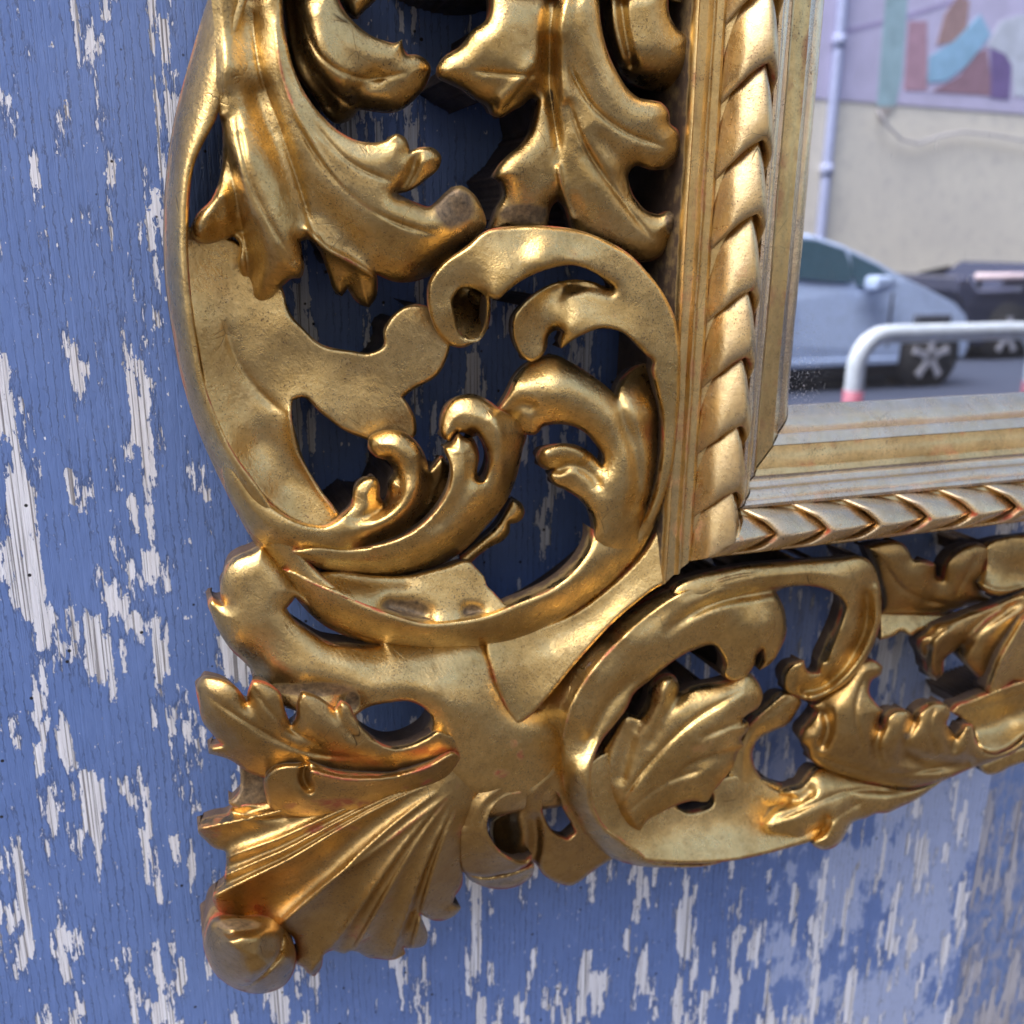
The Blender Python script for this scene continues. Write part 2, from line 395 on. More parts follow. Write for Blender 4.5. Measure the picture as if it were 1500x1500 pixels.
PITX, PITZ = .0038, .018
def painted_wood(name, blue_a, blue_b, wood_a, wood_b, cover, soft, seed=0., worn=0., thin=None):
    m = NT(name); p = m.p
    P = m.pos(loc=(seed, 0, seed * .7))
    # the film has split into upright strips; it comes off in square-ended lengths of them
    g = m.n('NewGeometry'); sx = m.n('SeparateXYZ'); m.put(sx.inputs[0], g.outputs['Position'])
    fx = m.noise(m.pos((700, 300, 260), (seed, 3, 0)), 1, 4, .7); fz = m.noise(m.pos((520, 300, 300), (seed, 9, 4)), 1, 4, .7)
    wx = m.noise(m.pos((40, 30, 13), (seed, 5, 1)), 1, 4, .6)
    X = m.math('ADD', m.math('ADD', m.math('MULTIPLY', sx.outputs[0], 1 / PITX), seed * 7.3), m.math('ADD', m.math('MULTIPLY', m.math('SUBTRACT', fx, .5), 1.1), m.math('MULTIPLY', m.math('SUBTRACT', wx, .5), 2.2)))
    I = m.math('FLOOR', X); U = m.math('FRACT', X)
    w1 = m.n('TexWhiteNoise', noise_dimensions='1D'); m.put(w1.inputs['W'], I)
    Zc = m.math('ADD', m.math('ADD', m.math('MULTIPLY', sx.outputs[2], 1 / PITZ), m.math('MULTIPLY', w1.outputs[0], 17.)), m.math('MULTIPLY', m.math('SUBTRACT', fz, .5), .9))
    J = m.math('FLOOR', Zc); Vv = m.math('FRACT', Zc)
    cv_ = m.n('CombineXYZ'); m.put(cv_.inputs[0], I); m.put(cv_.inputs[1], J)
    w2 = m.n('TexWhiteNoise', noise_dimensions='2D'); m.put(w2.inputs['Vector'], cv_.outputs[0])
    # losses gather in upright drifts: sample a broad field at the middle of each length
    cx_ = m.n('CombineXYZ'); m.put(cx_.inputs[0], m.math('MULTIPLY', I, PITX * 52)); m.put(cx_.inputs[2], m.math('MULTIPLY', m.math('SUBTRACT', J, m.math('MULTIPLY', w1.outputs[0], 17.)), PITZ * 12)); cx_.inputs[1].default_value = seed
    fld = m.noise(cx_.outputs[0], 1, 3, .55)
    base = m.n('TexNoise'); m.put(base.inputs['Vector'], m.pos((110, 30, 24), (seed, 0, seed * 2))); base.inputs['Scale'].default_value = 1; base.inputs['Detail'].default_value = 7; base.inputs['Roughness'].default_value = .66
    s = m.math('ADD', m.math('MULTIPLY', fld, .60), m.math('MULTIPLY', base.outputs[0], .35))
    s = m.math('ADD', s, m.math('MULTIPLY', w2.outputs[0], .05))
    lost = m.ramp(s, cover, cover + soft)
    # tiny chips
    chip = m.ramp(m.noise(m.pos((420, 300, 200), (seed, 1, 2)), 1, 3, .6), .69, .705)
    lost = m.math('MAXIMUM', lost, chip)
    # long cracks in the paint film, along and across the grain
    gate = m.noise(m.pos((90, 40, 30), (seed, 2, 0)), 1, 3, .6)
    eu = m.math('MINIMUM', U, m.math('SUBTRACT', 1, U)); ev = m.math('MINIMUM', Vv, m.math('SUBTRACT', 1, Vv))
    ck = m.math('MULTIPLY', m.ramp(eu, .0, .085, 1, 0), m.ramp(gate, .36, .56))
    ck = m.math('MAXIMUM', ck, m.math('MULTIPLY', m.ramp(ev, .0, .018, 1, 0), m.math('MULTIPLY', m.ramp(w2.outputs[0], .55, .65), m.ramp(gate, .45, .55))))
    grain = m.noise(m.pos((800, 200, 14), (seed, 0, 0)), 1, 4, .6)
    line = m.ramp(m.noise(m.pos((1100, 300, 9), (seed, 4, 0)), 1, 2, .5), .55, .63)
    wood = m.mix(m.ramp(grain, .3, .7), C4(*wood_a), C4(*wood_b))
    wood = m.mix(m.math('MULTIPLY', line, .75), wood, C4(.10, .085, .08))
    tone = m.noise(P, 14, 5, .6)
    if thin is not None:
        gx = m.n('NewGeometry'); sx = m.n('SeparateXYZ'); m.put(sx.inputs[0], gx.outputs['Position'])
        near = m.math('MULTIPLY', m.ramp(sx.outputs[0], thin - .26, thin - .05), m.ramp(sx.outputs[2], 1.28, 1.05))
        tn = m.math('ADD', m.math('ADD', m.math('MULTIPLY', base.outputs[0], .30), m.math('MULTIPLY', m.noise(m.pos((26, 10, 17)), 1, 6, .65), .70)), m.math('MULTIPLY', near, .14))
        thinm = m.math('MULTIPLY', m.ramp(tn, .56, .60), m.ramp(near, .05, .3))
    blue = m.mix(m.ramp(tone, .3, .7), C4(*blue_a), C4(*blue_b))
    blue = m.mix(m.ramp(m.noise(m.pos((300, 200, 60)), 1, 4, .6), .5, .8, 0, .25), blue, C4(*[min(1, c * 1.5) for c in blue_b]))
    if thin is not None: blue = m.mix(m.math('MULTIPLY', thinm, .85), blue, C4(.42, .50, .72))
    blue = m.mix(m.math('MULTIPLY', ck, .5), blue, C4(.012, .016, .035))
    if worn: blue = m.mix(m.ramp(m.noise(m.pos((150, 80, 70), (1, 2, 3)), 1, 6, .75), .45, .62, 0, worn), blue, C4(.36, .36, .42))
    rim = m.math('MULTIPLY', m.ramp(s, cover - .018, cover, 0, 1), m.math('SUBTRACT', 1, lost))
    col = m.mix(lost, m.mix(m.math('MULTIPLY', rim, .35), blue, C4(.02, .025, .05)), wood)
    dots = m.vor(m.pos((75, 75, 75), (seed, 0, 0)), 1.0); dot = m.ramp(dots.outputs['Distance'], .055, .075, 1, 0)
    col = m.mix(m.math('MULTIPLY', dot, m.ramp(m.noise(P, 9, 2), .44, .5)), col, C4(.015, .015, .02))
    m.put(p.inputs['Base Color'], col)
    m.put(p.inputs['Roughness'], m.mix(lost, C4(.48, .48, .48), C4(.85, .85, .85)))
    h = m.math('ADD', m.math('MULTIPLY', m.math('SUBTRACT', 1, m.ramp(s, cover - .02, cover + .01)), 1.0),
               m.math('MULTIPLY', m.math('SUBTRACT', grain, line), m.mixf(lost, .12, .5)))
    h = m.math('SUBTRACT', h, m.math('MULTIPLY', ck, .6))
    h = m.math('ADD', h, m.math('MULTIPLY', m.noise(m.pos((240, 200, 100)), 1, 4, .6), .6))
    m.put(p.inputs['Normal'], m.bump(h, .55, .0010))
    return m.m
def _mapv(s, v, sca):
    x = s.n('VectorMath', operation='MULTIPLY'); s.put(x.inputs[0], v); x.inputs[1].default_value = sca; return x.outputs[0]
NT.mapv = _mapv
def _mixf(s, f, a, b):
    x = s.n('Mix', data_type='FLOAT'); s.put(x.inputs[0], f); x.inputs[2].default_value = a; x.inputs[3].default_value = b; return x.outputs[0]
NT.mixf = _mixf

GOLD = gold_material('aged_gold_leaf')
GOLDBAR = gold_material('aged_gold_leaf_moulding', .55, None, .18, .38)
GOLDFLAT = gold_material('aged_gold_leaf_flat', .8, None, .26, .04)
GOLDROPE2 = gold_material('aged_gold_leaf_rope_sky_sheen', 1.0, None, .22, .26)  # paler copy for the lower rope: sky sheen mixed into its colour
GOLDBROWN = gold_material('aged_gold_leaf_brown_shaded', 1.3, None, .25, 0., .42)  # browner lower pieces; part of the brown stands in for their shaded tilt
GOLDROPE = gold_material('aged_gold_leaf_rope', 1.0, None, .24, .12)
BLUE = painted_wood('peeling_blue_paint', (.116, .194, .44), (.148, .234, .50), (.84, .87, .95), (.66, .66, .70), .538, .004, thin=float(at(1427, 1300, -.036)[0]))
BLUE2 = painted_wood('worn_blue_paint', (.13, .21, .43), (.16, .25, .49), (.50, .51, .58), (.36, .35, .38), .52, .02, 4.3, .75)

def mirror_material():
    m = NT('silvered_glass'); t = m.t
    out = [n for n in t.nodes if n.type == 'OUTPUT_MATERIAL'][0]
    g = m.n('BsdfGlossy'); g.inputs['Color'].default_value = C4(.76, .82, .93); g.inputs['Roughness'].default_value = 0.0
    d = m.n('BsdfDiffuse'); d.inputs['Color'].default_value = C4(.7, .7, .75)
    P = m.pos()
    dust = m.math('MULTIPLY', m.ramp(m.noise(P, 1500, 2, .5), .70, .74), m.ramp(m.noise(P, 30, 3), .45, .7))
    streak = m.math('MULTIPLY', m.ramp(m.noise(m.pos((700, 1, 90)), 1, 5, .8), .60, .68), m.ramp(m.noise(m.pos((30, 1, 30), (.4, 0, 0)), 1, 2), .56, .68))
    g_ = m.n('NewGeometry'); sx = m.n('SeparateXYZ'); m.put(sx.inputs[0], g_.outputs['Position']); cx_, cz_ = at(1153.3, 595.3, .018)[[0, 2]]
    corner = m.math('MULTIPLY', m.ramp(sx.outputs[0], float(cx_) + .034, float(cx_) + .012), m.ramp(sx.outputs[2], float(cz_) + .06, float(cz_) + .015))
    spots = m.math('MULTIPLY', m.ramp(m.noise(m.pos((900, 1, 600)), 1, 4, .7), .56, .62), corner)
    f = m.math('ADD', m.math('MULTIPLY', m.math('MAXIMUM', m.math('MAXIMUM', dust, streak), spots), .5), .03, True)
    x = m.n('MixShader'); m.put(x.inputs[0], f); t.links.new(g.outputs[0], x.inputs[1]); t.links.new(d.outputs[0], x.inputs[2])
    t.links.new(x.outputs[0], out.inputs[0]); return m.m
PANE = mirror_material()

# ------------------------------------------------------------------ the street (seen in the mirror and in the gilding)
ASPH = plain('asphalt', (.030, .040, .072), .8, 0, 60, .25, .3)
PAVE = plain('pavement_stone', (.075, .060, .046), .8, 0, 12, .2, .2)
def slab(name, x0, x1, y0, y1, z0, z1, mat, kind='structure'):
    return tag(box(name, (x0, y0, z0), (x1, y1, z1), mat), kind=kind)
slab('ground', -80, 80, -80, 40, -.5, -.13, plain('earth', (.2, .17, .13), .9))
slab('road', -60, 60, -12.4, -1.9, -.3, 0, ASPH)
slab('pavement', -60, 60, -1.9, -.02, -.3, .12, PAVE)
slab('far_pavement', -60, 60, -13.58, -12.4, -.3, .12, PAVE)

# ------------------------------------------------------------------ blue wall
wall = empty('wooden_wall', (0, .02, 0), 'blue painted wooden wall with flaking paint behind the mirror', 'wall')
JX = float(at(1427, 1300, -.036)[0])
WY = .036
bd1 = box('board', (-4, WY, .12), (JX - .001, WY + .03, 6), BLUE, wall, .0012)
bd2 = box('board', (JX + .001, WY + .004, .12), (JX + 3, WY + .034, 6), BLUE2, wall, .0012); bd2['label'] = 'greyer, more worn board at the right'
box('unseen_house_mass', (-30, WY + .0345, .12), (34, WY + .3, 13), plain('unseen_house_dark', (.05, .04, .03), .9), wall)  # unseen house mass, made tall and wide to shade the near street

# ------------------------------------------------------------------ the mirror: straight members
SX, SZ = at(1153.3, 595.3, .018)[0], at(1153.3, 595.3, .018)[2]     # sight corner
MIRROR = empty('gilt_mirror', (float(SX), 0, float(SZ)), 'old wall mirror in a pierced, carved and gilded wooden frame', 'mirror')
UP, RT = .34, .42
pane = mesh('mirror_pane', [(SX - .004, -.016, SZ - .004), (SX + RT, -.016, SZ - .004), (SX + RT, -.016, SZ + UP), (SX - .004, -.016, SZ + UP),
                     (SX - .004, -.012, SZ - .004), (SX + RT, -.012, SZ - .004), (SX + RT, -.012, SZ + UP), (SX - .004, -.012, SZ + UP)],
            [(0, 1, 2, 3), (7, 6, 5, 4), (4, 5, 1, 0), (5, 6, 2, 1), (6, 7, 3, 2), (7, 4, 0, 3)], PANE, MIRROR)

def arc(w0, h0, w1, h1, bulge, n=7):
    t = np.linspace(0, 1, n); dx, dy = w1 - w0, h1 - h0; L = math.hypot(dx, dy)
    b = bulge * 4 * t * (1 - t)
    return [(w0 + dx * s - dy / L * q, h0 + dy * s + dx / L * q) for s, q in zip(t, b)]
def member(name, prof, vertical, mat, label=None):
    """moulding swept along the sight edge, mitred at the corner; profile = (distance from sight edge, height) in mm"""
    pr = np.array(prof) / 1000; n = len(pr); L = UP if vertical else RT
    ts = np.linspace(0, 1, 60); V = []
    for t in ts:
        for (w_, h_) in pr:
            s = -w_ + (L + w_) * t + 0.0007
            jig = .00010 * math.sin(s * 70 + w_ * 500) + .00004 * math.sin(s * 230 + w_ * 300)
            V.append((SX - w_ + jig, -h_ - jig, SZ + s) if vertical else (SX + s, -h_ - jig, SZ - w_ + jig))
    f = []
    for i in range(len(ts) - 1):
        for j in range(n - 1):
            a = i * n + j; q = (a, a + 1, a + n + 1, a + n); f.append(q if vertical else q[::-1])
    f.append(tuple(range(n))[::1 if not vertical else -1])
    me = bpy.data.meshes.new(name); me.from_pydata(V, [], f); me.update(); me.shade_smooth(); me.set_sharp_from_angle(angle=math.radians(38))
    ang = np.zeros(n)
    for j in range(1, n - 1):
        a, b = pr[j] - pr[j-1], pr[j+1] - pr[j]; ang[j] = -(a[0]*b[1] - a[1]*b[0]) / (np.linalg.norm(a) * np.linalg.norm(b) + 1e-12)
    e = np.tile(np.clip(np.abs(ang) * .7, 0, .75), len(ts))
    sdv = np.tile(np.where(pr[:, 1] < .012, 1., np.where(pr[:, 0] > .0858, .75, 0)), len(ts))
    for nm, arr in (('edge', e), ('side', sdv), ('bare', np.zeros(len(V)))):
        at_ = me.attributes.new(nm, 'FLOAT', 'POINT'); at_.data.foreach_set('value', arr.astype(np.float32))
    o = link(name, me, mat, MIRROR); o.matrix_parent_inverse = Matrix.Translation(-Vector(MIRROR.location))
    if label: o['label'] = label
    return o
SLIP = [(0.2, 12), (0, 17.5), (.3, 18.3)] + arc(2.8, 21.5, 12.6, 28.2, 1.6) + [(12.9, 28.6), (13.4, 29.4), (17.2, 31.4), (17.9, 32.0)]
PANEL = [(18.0, 31.6), (18.2, 32.6), (23, 33.7), (23.3, 33.9), (29.3, 34.8), (29.8, 36.0), (31.2, 36.8), (32.2, 38.2)]
COVE = arc(32.3, 38.0, 37.2, 40.2, -.9) + arc(37.5, 40.6, 42.6, 46.8, 1.6) + [(42.9, 47.6), (44.4, 48.6), (46.0, 48.4)]
low = lambda pr: [(pr[0][0], 6)] + pr + [(pr[-1][0], 6)]
for vert in (True, False):
    member('sight_moulding', low(SLIP), vert, GOLDBAR)
    member('flat_moulding', low(PANEL), vert, GOLDFLAT)
    member('cove_moulding', low(COVE), vert, GOLDBAR)
member('outer_fillet', [(72.0, 9), (72.0, 45.6), (73.6, 46.4), (75.4, 45.6), (76.4, 44.8), (78.0, 45.2), (78.4, 46.6), (79.2, 46.6), (79.6, 45.2), (80.2, 44.0), (83.8, 43.2), (84.6, 43.6), (85.6, 42.4), (86.1, 39), (86.2, 22), (86.2, -18)], True, GOLDFLAT)

# rope of chevron twists: crest at w=58.5 mm
PITCH, WI, WO, WC, HB, HC = .0325, .0452, .0722, .0583, .0455, .0630
def twist_mesh(kind, clip=None):
    nu, nv = 22, 30; V = []; e = []
    for iu in range(nu + 1):
        u = iu / nu; u = u ** 1.35
        for iv in range(nv + 1):
            v = iv / nv                              # across: outer foot 0 .. inner foot 1
            cre = .52; x = (v / cre) if v < cre else (1 - v) / (1 - cre)
            w_ = WO + (WC - WO) * x if v < cre else WI + (WC - WI) * x
            hb = math.sin(min(1, x) * 1.22) / math.sin(1.22)
            f = math.sin(math.pi * min(1, max(0, u)) ** .48) ** .75 if 0 < u < 1 else 0
            amp = .0095 * min(1, x * 2.2 + .12)
            h = HB + (HC - HB) * hb * .78 + amp * f - .0052
            bulge = .0016 * f * (1 - x)
            w_ += bulge * (1 if v < cre else -1)
            s = PITCH * (u * 1.06 - .03 + .82 * (x ** .9) + .10 * math.sin(x * math.pi)) - .26 * PITCH * f * (1 - u) * x
            if clip is not None: s = max(s, -w_ - clip)
            V.append((s, w_, h)); e.append(.95 * math.exp(-((u - .05) / .06) ** 2) * min(1, .3 + x) + .5 * math.exp(-((x - 1) / .05) ** 2))
    f = [(i*(nv+1)+j, i*(nv+1)+j+1, (i+1)*(nv+1)+j+1, (i+1)*(nv+1)+j) for i in range(nu) for j in range(nv)]
    me = bpy.data.meshes.new('rope_twist')
    if kind == 'v': co = [(-w_, -h, s) for s, w_, h in V]; f = [q[::-1] for q in f]
    else: co = [(s, -h, -w_) for s, w_, h in V]
    me.from_pydata(co, [], f); me.update(); me.shade_smooth()
    for nm, arr in (('edge', e), ('side', [0.] * len(V)), ('bare', [0.] * len(V))):
        at_ = me.attributes.new(nm, 'FLOAT', 'POINT'); at_.data.foreach_set('value', np.array(arr, np.float32))
    me.materials.append(GOLDROPE if kind == 'v' else GOLDROPE2); return me
ROPEBASE = [(WI * 1000 + .4, 9), (WI * 1000 + .4, 45.5), (51, 51), (58, 54.5), (66, 50), (WO * 1000 - .4, 44.5), (WO * 1000 - .4, -18)]
for vert in (True, False):
    rb = member('rope_moulding', ROPEBASE, vert, GOLDFLAT)
    proto = twist_mesh('v' if vert else 'h')
    s0 = -.0865 - PITCH if vert else -.0845 - PITCH
    n = int(((UP if vert else RT) - s0) / PITCH) - 1
    for i in range(n):
        o = bpy.data.objects.new('rope_twist', proto); COL.objects.link(o); o.parent = rb
        if i < 3: o.data = twist_mesh('v' if vert else 'h', s0 + i * PITCH)
        j = (rng.uniform(-1, 1) * .0011, rng.uniform(-1, 1) * .0004)
        s = s0 + i * PITCH + (j[0] if i > 2 else 0)
        o.location = (SX, j[1], SZ + s) if vert else (SX + s, j[1], SZ)
        o.scale = (1, 1, 1)

# ------------------------------------------------------------------ carved ornament (coordinates are those of enlargements of the photograph)
Z1, Z2, Z3, Z4, Z5 = (230, 0), (600, 0), (230, 350), (600, 300), (500, 550)
Z6, Z7, Z8, Z9 = (270, 780), (270, 1000), (650, 800), (1000, 750)
P1 = lambda L, s=(230, 0): [((x - s[0]) * 3, (y - s[1]) * 3) + tuple(r) for x, y, *r in L]
# outer C-scroll: the long band from the top left, round the bottom, to the right
ribbon('scroll_band', [
    (440, -270, 520, -250, 20, 38, 6), (370, -140, 440, -130, 20, 39, 6),
    (313, -25, 372, -25, 20, 40, 6), (283, 70, 340, 80, 20, 41, 7), (262, 150, 322, 160, 20, 41, 7), (248, 240, 284, 245, 20, 39, 7),
    (243, 330, 276, 340, 20, 38, 7), (246, 420, 279, 420, 20, 38, 6), (257, 500, 289, 505, 20, 38, 5), (273, 580, 304, 575, 20, 38, 5),
    (298, 650, 338, 655, 20, 39, 5), (331, 720, 380, 716, 20, 40, 5), (372, 795, 424, 782, 20, 36, 5), (420, 860, 460, 832, 21, 35, 5),
    (470, 913, 505, 870, 22, 41, 4), (553, 945, 580, 903, 24, 47, 4), (612, 953, 625, 914, 25, 47, 4), (670, 953, 670, 911, 26, 47, 4),
    (733, 947, 715, 902, 27, 47, 4), (790, 928, 755, 886, 28, 47, 4), (853, 893, 810, 862, 29, 46, 4), (907, 850, 846, 832, 30, 45, 4),
    (947, 803, 866, 800, 30, 42, 4), (968, 760, 868, 775, 26, 36, 4)], label='broad outer band of the large scroll')

# pierced plate inside the band at the left
carve('pierced_plate', Z3, mass=True, out=[(90, -60), (112, 100), (122, 200), (142, 300), (162, 420), (188, 560), (208, 700), (245, 810), (305, 940), (385, 1060), (450, 1120),
    (520, 1190), (610, 1250), (740, 1290), (830, 1260), (800, 1205), (720, 1100), (650, 980), (612, 860), (592, 775), (597, 710), (640, 697), (720, 765), (830, 845), (915, 880),
    (960, 900), (1080, 900), (1135, 865), (1140, 810), (1110, 735), (1083, 695), (1120, 668), (1240, 590), (1275, 520), (1290, 420), (1230, 330), (1185, 295),
    (1100, 293), (1030, 340), (993, 410), (995, 465), (940, 498), (850, 490), (720, 460), (640, 390), (585, 325), (553, 220), (500, 120), (400, 40), (250, -30)],
    ctl=[(130, 100, 30), (170, 350, 33), (230, 640, 33), (330, 900, 34), (460, 1110, 33), (620, 1230, 31), (760, 1190, 31), (330, 200, 24), (380, 450, 25), (400, 700, 25), (440, 900, 24),
     (560, 1080, 25), (560, 400, 28), (620, 550, 27), (900, 600, 27), (1100, 400, 33), (1200, 500, 32), (1050, 760, 29), (1080, 860, 28), (900, 760, 28), (620, 800, 31)],
    roll=(6, 3), st=[('c', -2, 30, [(560, 770), (420, 640), (330, 480), (300, 350)]), ('c', 2.5, 20, [(592, 760), (600, 900), (680, 1050), (790, 1205)], 'n')], back=6)

# middle acanthus lobes curling up from the band
carve('acanthus_lobe', Z5, [(-500, 230), (-470, 330), (-400, 445), (-355, 515), (-300, 570), (-210, 630), (-140, 652), (-70, 657), (0, 610), (38, 575), (58, 490), (110, 445), (150, 445),
    (168, 480), (176, 545), (186, 552), (202, 520), (205, 470), (228, 425), (200, 375), (150, 357), (117, 315), (122, 275), (180, 242), (260, 243), (325, 285), (368, 350), (385, 420),
    (440, 350), (500, 420), (490, 540), (400, 670), (250, 790), (60, 850), (-150, 830), (-360, 740), (-450, 610), (-530, 420)],
    [(-480, 330, 38), (-380, 520, 40), (-220, 640, 46), (-60, 660, 47), (60, 560, 43), (110, 460, 44), (260, 300, 47), (150, 300, 42), (330, 360, 44), (300, 500, 46), (190, 600, 44), (60, 690, 43),
     (385, 470, 36), (330, 620, 37), (180, 720, 36), (-100, 780, 36), (-300, 700, 37), (450, 500, 30), (170, 560, 41)],
    roll=(9, 7), st=[('g', -4, 22, [(205, 375), (212, 430), (190, 540)], 'n'), ('g', 4, 40, [(300, 280), (345, 400), (320, 520), (230, 620), (80, 690)]),
                     ('g', -3.5, 26, [(230, 400), (250, 480), (170, 590), (20, 640)], 'z'), ('g', -3, 30, [(390, 460), (350, 590), (220, 700), (40, 745)])])
carve('acanthus_lobe', Z5, [(447, 315), (478, 293), (512, 252), (548, 255), (572, 268), (597, 310), (606, 360), (598, 410), (597, 440), (612, 446), (632, 405), (637, 365), (622, 310), (598, 262),
    (560, 275), (510, 245), (478, 290), (445, 275), (437, 200), (470, 122), (520, 88), (570, 80), (640, 105), (690, 140), (725, 160), (790, 200), (815, 260), (798, 320), (785, 390), (755, 490), (715, 570), (640, 660),
    (550, 760), (440, 830), (300, 875), (100, 885), (-90, 850), (-230, 770), (-150, 752), (20, 757), (150, 745), (300, 690), (395, 615), (455, 530), (472, 490), (480, 400), (455, 340)],
    [(455, 320, 48), (520, 260, 50), (480, 420, 55), (440, 560, 54), (300, 690, 52), (150, 745, 49), (0, 765, 45), (-150, 770, 45), (-210, 795, 42), (-90, 835, 38), (580, 400, 52), (560, 560, 50), (400, 730, 47), (200, 800, 42),
     (720, 300, 46), (700, 450, 42), (620, 620, 38), (450, 780, 34), (250, 860, 32), (0, 850, 34), (540, 180, 47), (480, 210, 46), (640, 140, 48), (660, 250, 50), (720, 190, 46), (790, 250, 40)],
    roll=(9, 7), st=[('g', -9, 20, [(575, 255), (605, 300), (626, 360), (612, 440)], 'n'), ('c', 2, 18, [(455, 330), (478, 440), (430, 570), (300, 690), (140, 748)], 'n'),
                     ('g', -3, 40, [(540, 280), (560, 420), (510, 560), (380, 690)]), ('g', 2.5, 30, [(660, 150), (690, 260), (680, 420)])])
carve('leaf_tip', Z5, [(520, 800), (600, 735), (690, 650), (725, 590), (750, 543), (785, 555), (806, 600), (785, 640), (742, 652), (738, 690), (715, 722), (660, 752), (600, 795), (540, 860)],
    [(760, 590, 27), (690, 690, 26), (580, 780, 26)], roll=(9, 5))
carve('scroll_floor', Z5, [(-260, 850), (-100, 865), (0, 862), (150, 880), (300, 880), (450, 845), (570, 822), (598, 850), (628, 885), (640, 922), (672, 955), (700, 985), (720, 1005), (770, 1003),
    (655, 1058), (500, 1092), (350, 1104), (230, 1080), (100, 1022), (0, 972), (-120, 920)],
    [(-200, 865, 33), (0, 870, 32), (300, 900, 33), (550, 840, 34), (640, 960, 38), (740, 1005, 43), (500, 1080, 43), (300, 1090, 43), (100, 1015, 42), (-50, 950, 42), (300, 1000, 37), (100, 930, 36)],
    roll=(3, 1.2), st=[('g', -4.5, 42, [(215, 1015), (290, 1030), (365, 1052)], 'n'), ('g', -3.5, 34, [(555, 1036), (595, 1038)], 'n'), ('g', -2.5, 50, [(-150, 880), (100, 900), (350, 890)])],
    bare=[(290, 1030, 105, 46), (575, 1038, 48, 30), (215, 1012, 40, 30)], label='bright inner floor of the large scroll with two worn dimples')

# right limb of the C-scroll: lower lobes, then the curling top
carve('scroll_lobe', Z4, [(430, 830), (470, 750), (520, 695), (560, 672), (630, 658), (710, 692), (795, 745), (862, 795), (905, 838), (920, 790), (945, 750), (1000, 705), (1040, 697), (1080, 720),
    (1100, 850), (1106, 1000), (1090, 1200), (1040, 1400), (1000, 1530), (900, 1600), (800, 1600), (790, 1560), (812, 1500), (816, 1430), (792, 1360), (740, 1290), (680, 1252), (632, 1230), (612, 1190), (640, 1158),
    (600, 1165), (575, 1150), (558, 1115), (575, 1075), (640, 1050), (720, 1052), (790, 1085), (842, 1140), (850, 1125), (810, 1045), (745, 985), (660, 965), (590, 975), (553, 1010), (490, 1002), (430, 960), (385, 900)],
    [(400, 900, 43), (480, 800, 46), (520, 720, 40), (470, 960, 38), (640, 720, 45), (640, 840, 51), (780, 880, 51), (640, 930, 44), (860, 960, 50), (930, 1100, 50), (800, 1100, 42), (700, 1090, 43), (620, 1110, 43), (660, 1200, 40), (760, 1270, 43),
     (820, 1400, 45), (860, 1250, 47), (930, 1300, 48), (900, 1480, 43), (840, 1560, 38), (1000, 1250, 46), (990, 1000, 45), (970, 820, 42), (1000, 740, 34), (1080, 900, 41), (1060, 1100, 41), (1020, 1400, 37), (1106, 1000, 34), (1100, 850, 34), (1090, 1200, 33), (1042, 1400, 31), (960, 1540, 36)],
    roll=(8, 6), soft=[(900, 1580, 200), (1100, 1200, 130), (1110, 900, 110), (1050, 1450, 150), (1120, 1000, 120)], st=[('g', -2.6, 30, [(910, 850), (945, 960), (990, 1080), (1005, 1220), (960, 1400)]), ('g', 2.2, 40, [(960, 860), (1010, 1000), (1040, 1130), (1020, 1290), (960, 1430)]),
                     ('g', -2.5, 30, [(1075, 760), (1105, 950), (1085, 1200), (1010, 1420)]), ('g', 3, 40, [(560, 1110), (680, 1060), (790, 1130)]), ('g', -2.5, 25, [(630, 1180), (700, 1140), (790, 1180), (840, 1260)]),
                     ('g', -3, 30, [(430, 940), (500, 880), (560, 900)])], core=0, label='right limb of the large scroll with two small curled lobes')
carve('scroll_curl', Z4, [(1160, 1150), (1178, 1000), (1190, 800), (1186, 600), (1160, 480), (1110, 380), (1040, 290), (960, 212), (850, 150), (720, 106), (600, 92), (450, 94), (345, 110), (250, 180), (130, 272), (90, 330), (78, 400),
    (88, 480), (120, 560), (170, 615), (240, 627), (300, 590), (335, 530), (347, 450), (352, 402), (382, 416), (430, 380), (480, 342), (600, 286), (720, 266), (830, 310), (890, 362),
    (872, 366), (820, 342), (760, 330), (700, 330), (640, 342), (590, 362), (505, 425), (455, 500), (450, 550), (462, 615), (490, 668), (542, 690), (585, 662), (605, 620), (612, 575), (640, 553), (672, 558), (655, 600), (668, 632), (705, 604), (760, 572), (840, 545),
    (930, 560), (1000, 618), (1040, 660), (1072, 690), (1068, 722), (1085, 800), (1105, 900), (1112, 1000), (1105, 1130), (1080, 1260), (1020, 1410), (960, 1510), (1010, 1530), (1060, 1440), (1120, 1290)],
    [(1130, 1100, 46), (1060, 1380, 40), (990, 1510, 34), (1140, 800, 48), (1110, 560, 50), (1020, 400, 52), (900, 260, 53), (720, 190, 54), (500, 180, 53), (300, 240, 52), (170, 330, 48), (130, 430, 45), (180, 560, 42), (280, 560, 40),
     (360, 400, 56), (480, 330, 57), (600, 280, 59), (720, 260, 58), (820, 290, 55), (560, 440, 44), (500, 560, 44), (540, 650, 41), (700, 400, 47), (620, 370, 40), (700, 350, 41), (820, 400, 49), (930, 450, 51), (700, 540, 49), (850, 530, 52), (980, 590, 53), (1070, 700, 50), (1100, 950, 46),
     (190, 450, 47), (345, 500, 45), (640, 560, 40), (240, 370, 46), (330, 400, 48)],
    holes=[[(196, 405), (232, 368), (288, 372), (332, 404), (341, 455), (328, 538), (292, 582), (252, 588), (222, 556), (200, 490)]],
    roll=(6, 4), soft=[(1000, 1520, 130)], st=[('g', -4, 30, [(880, 370), (800, 350), (700, 340)], 'n'), ('g', -5, 24, [(640, 560), (625, 610)], 'n')],
    label='curled head of the large scroll')

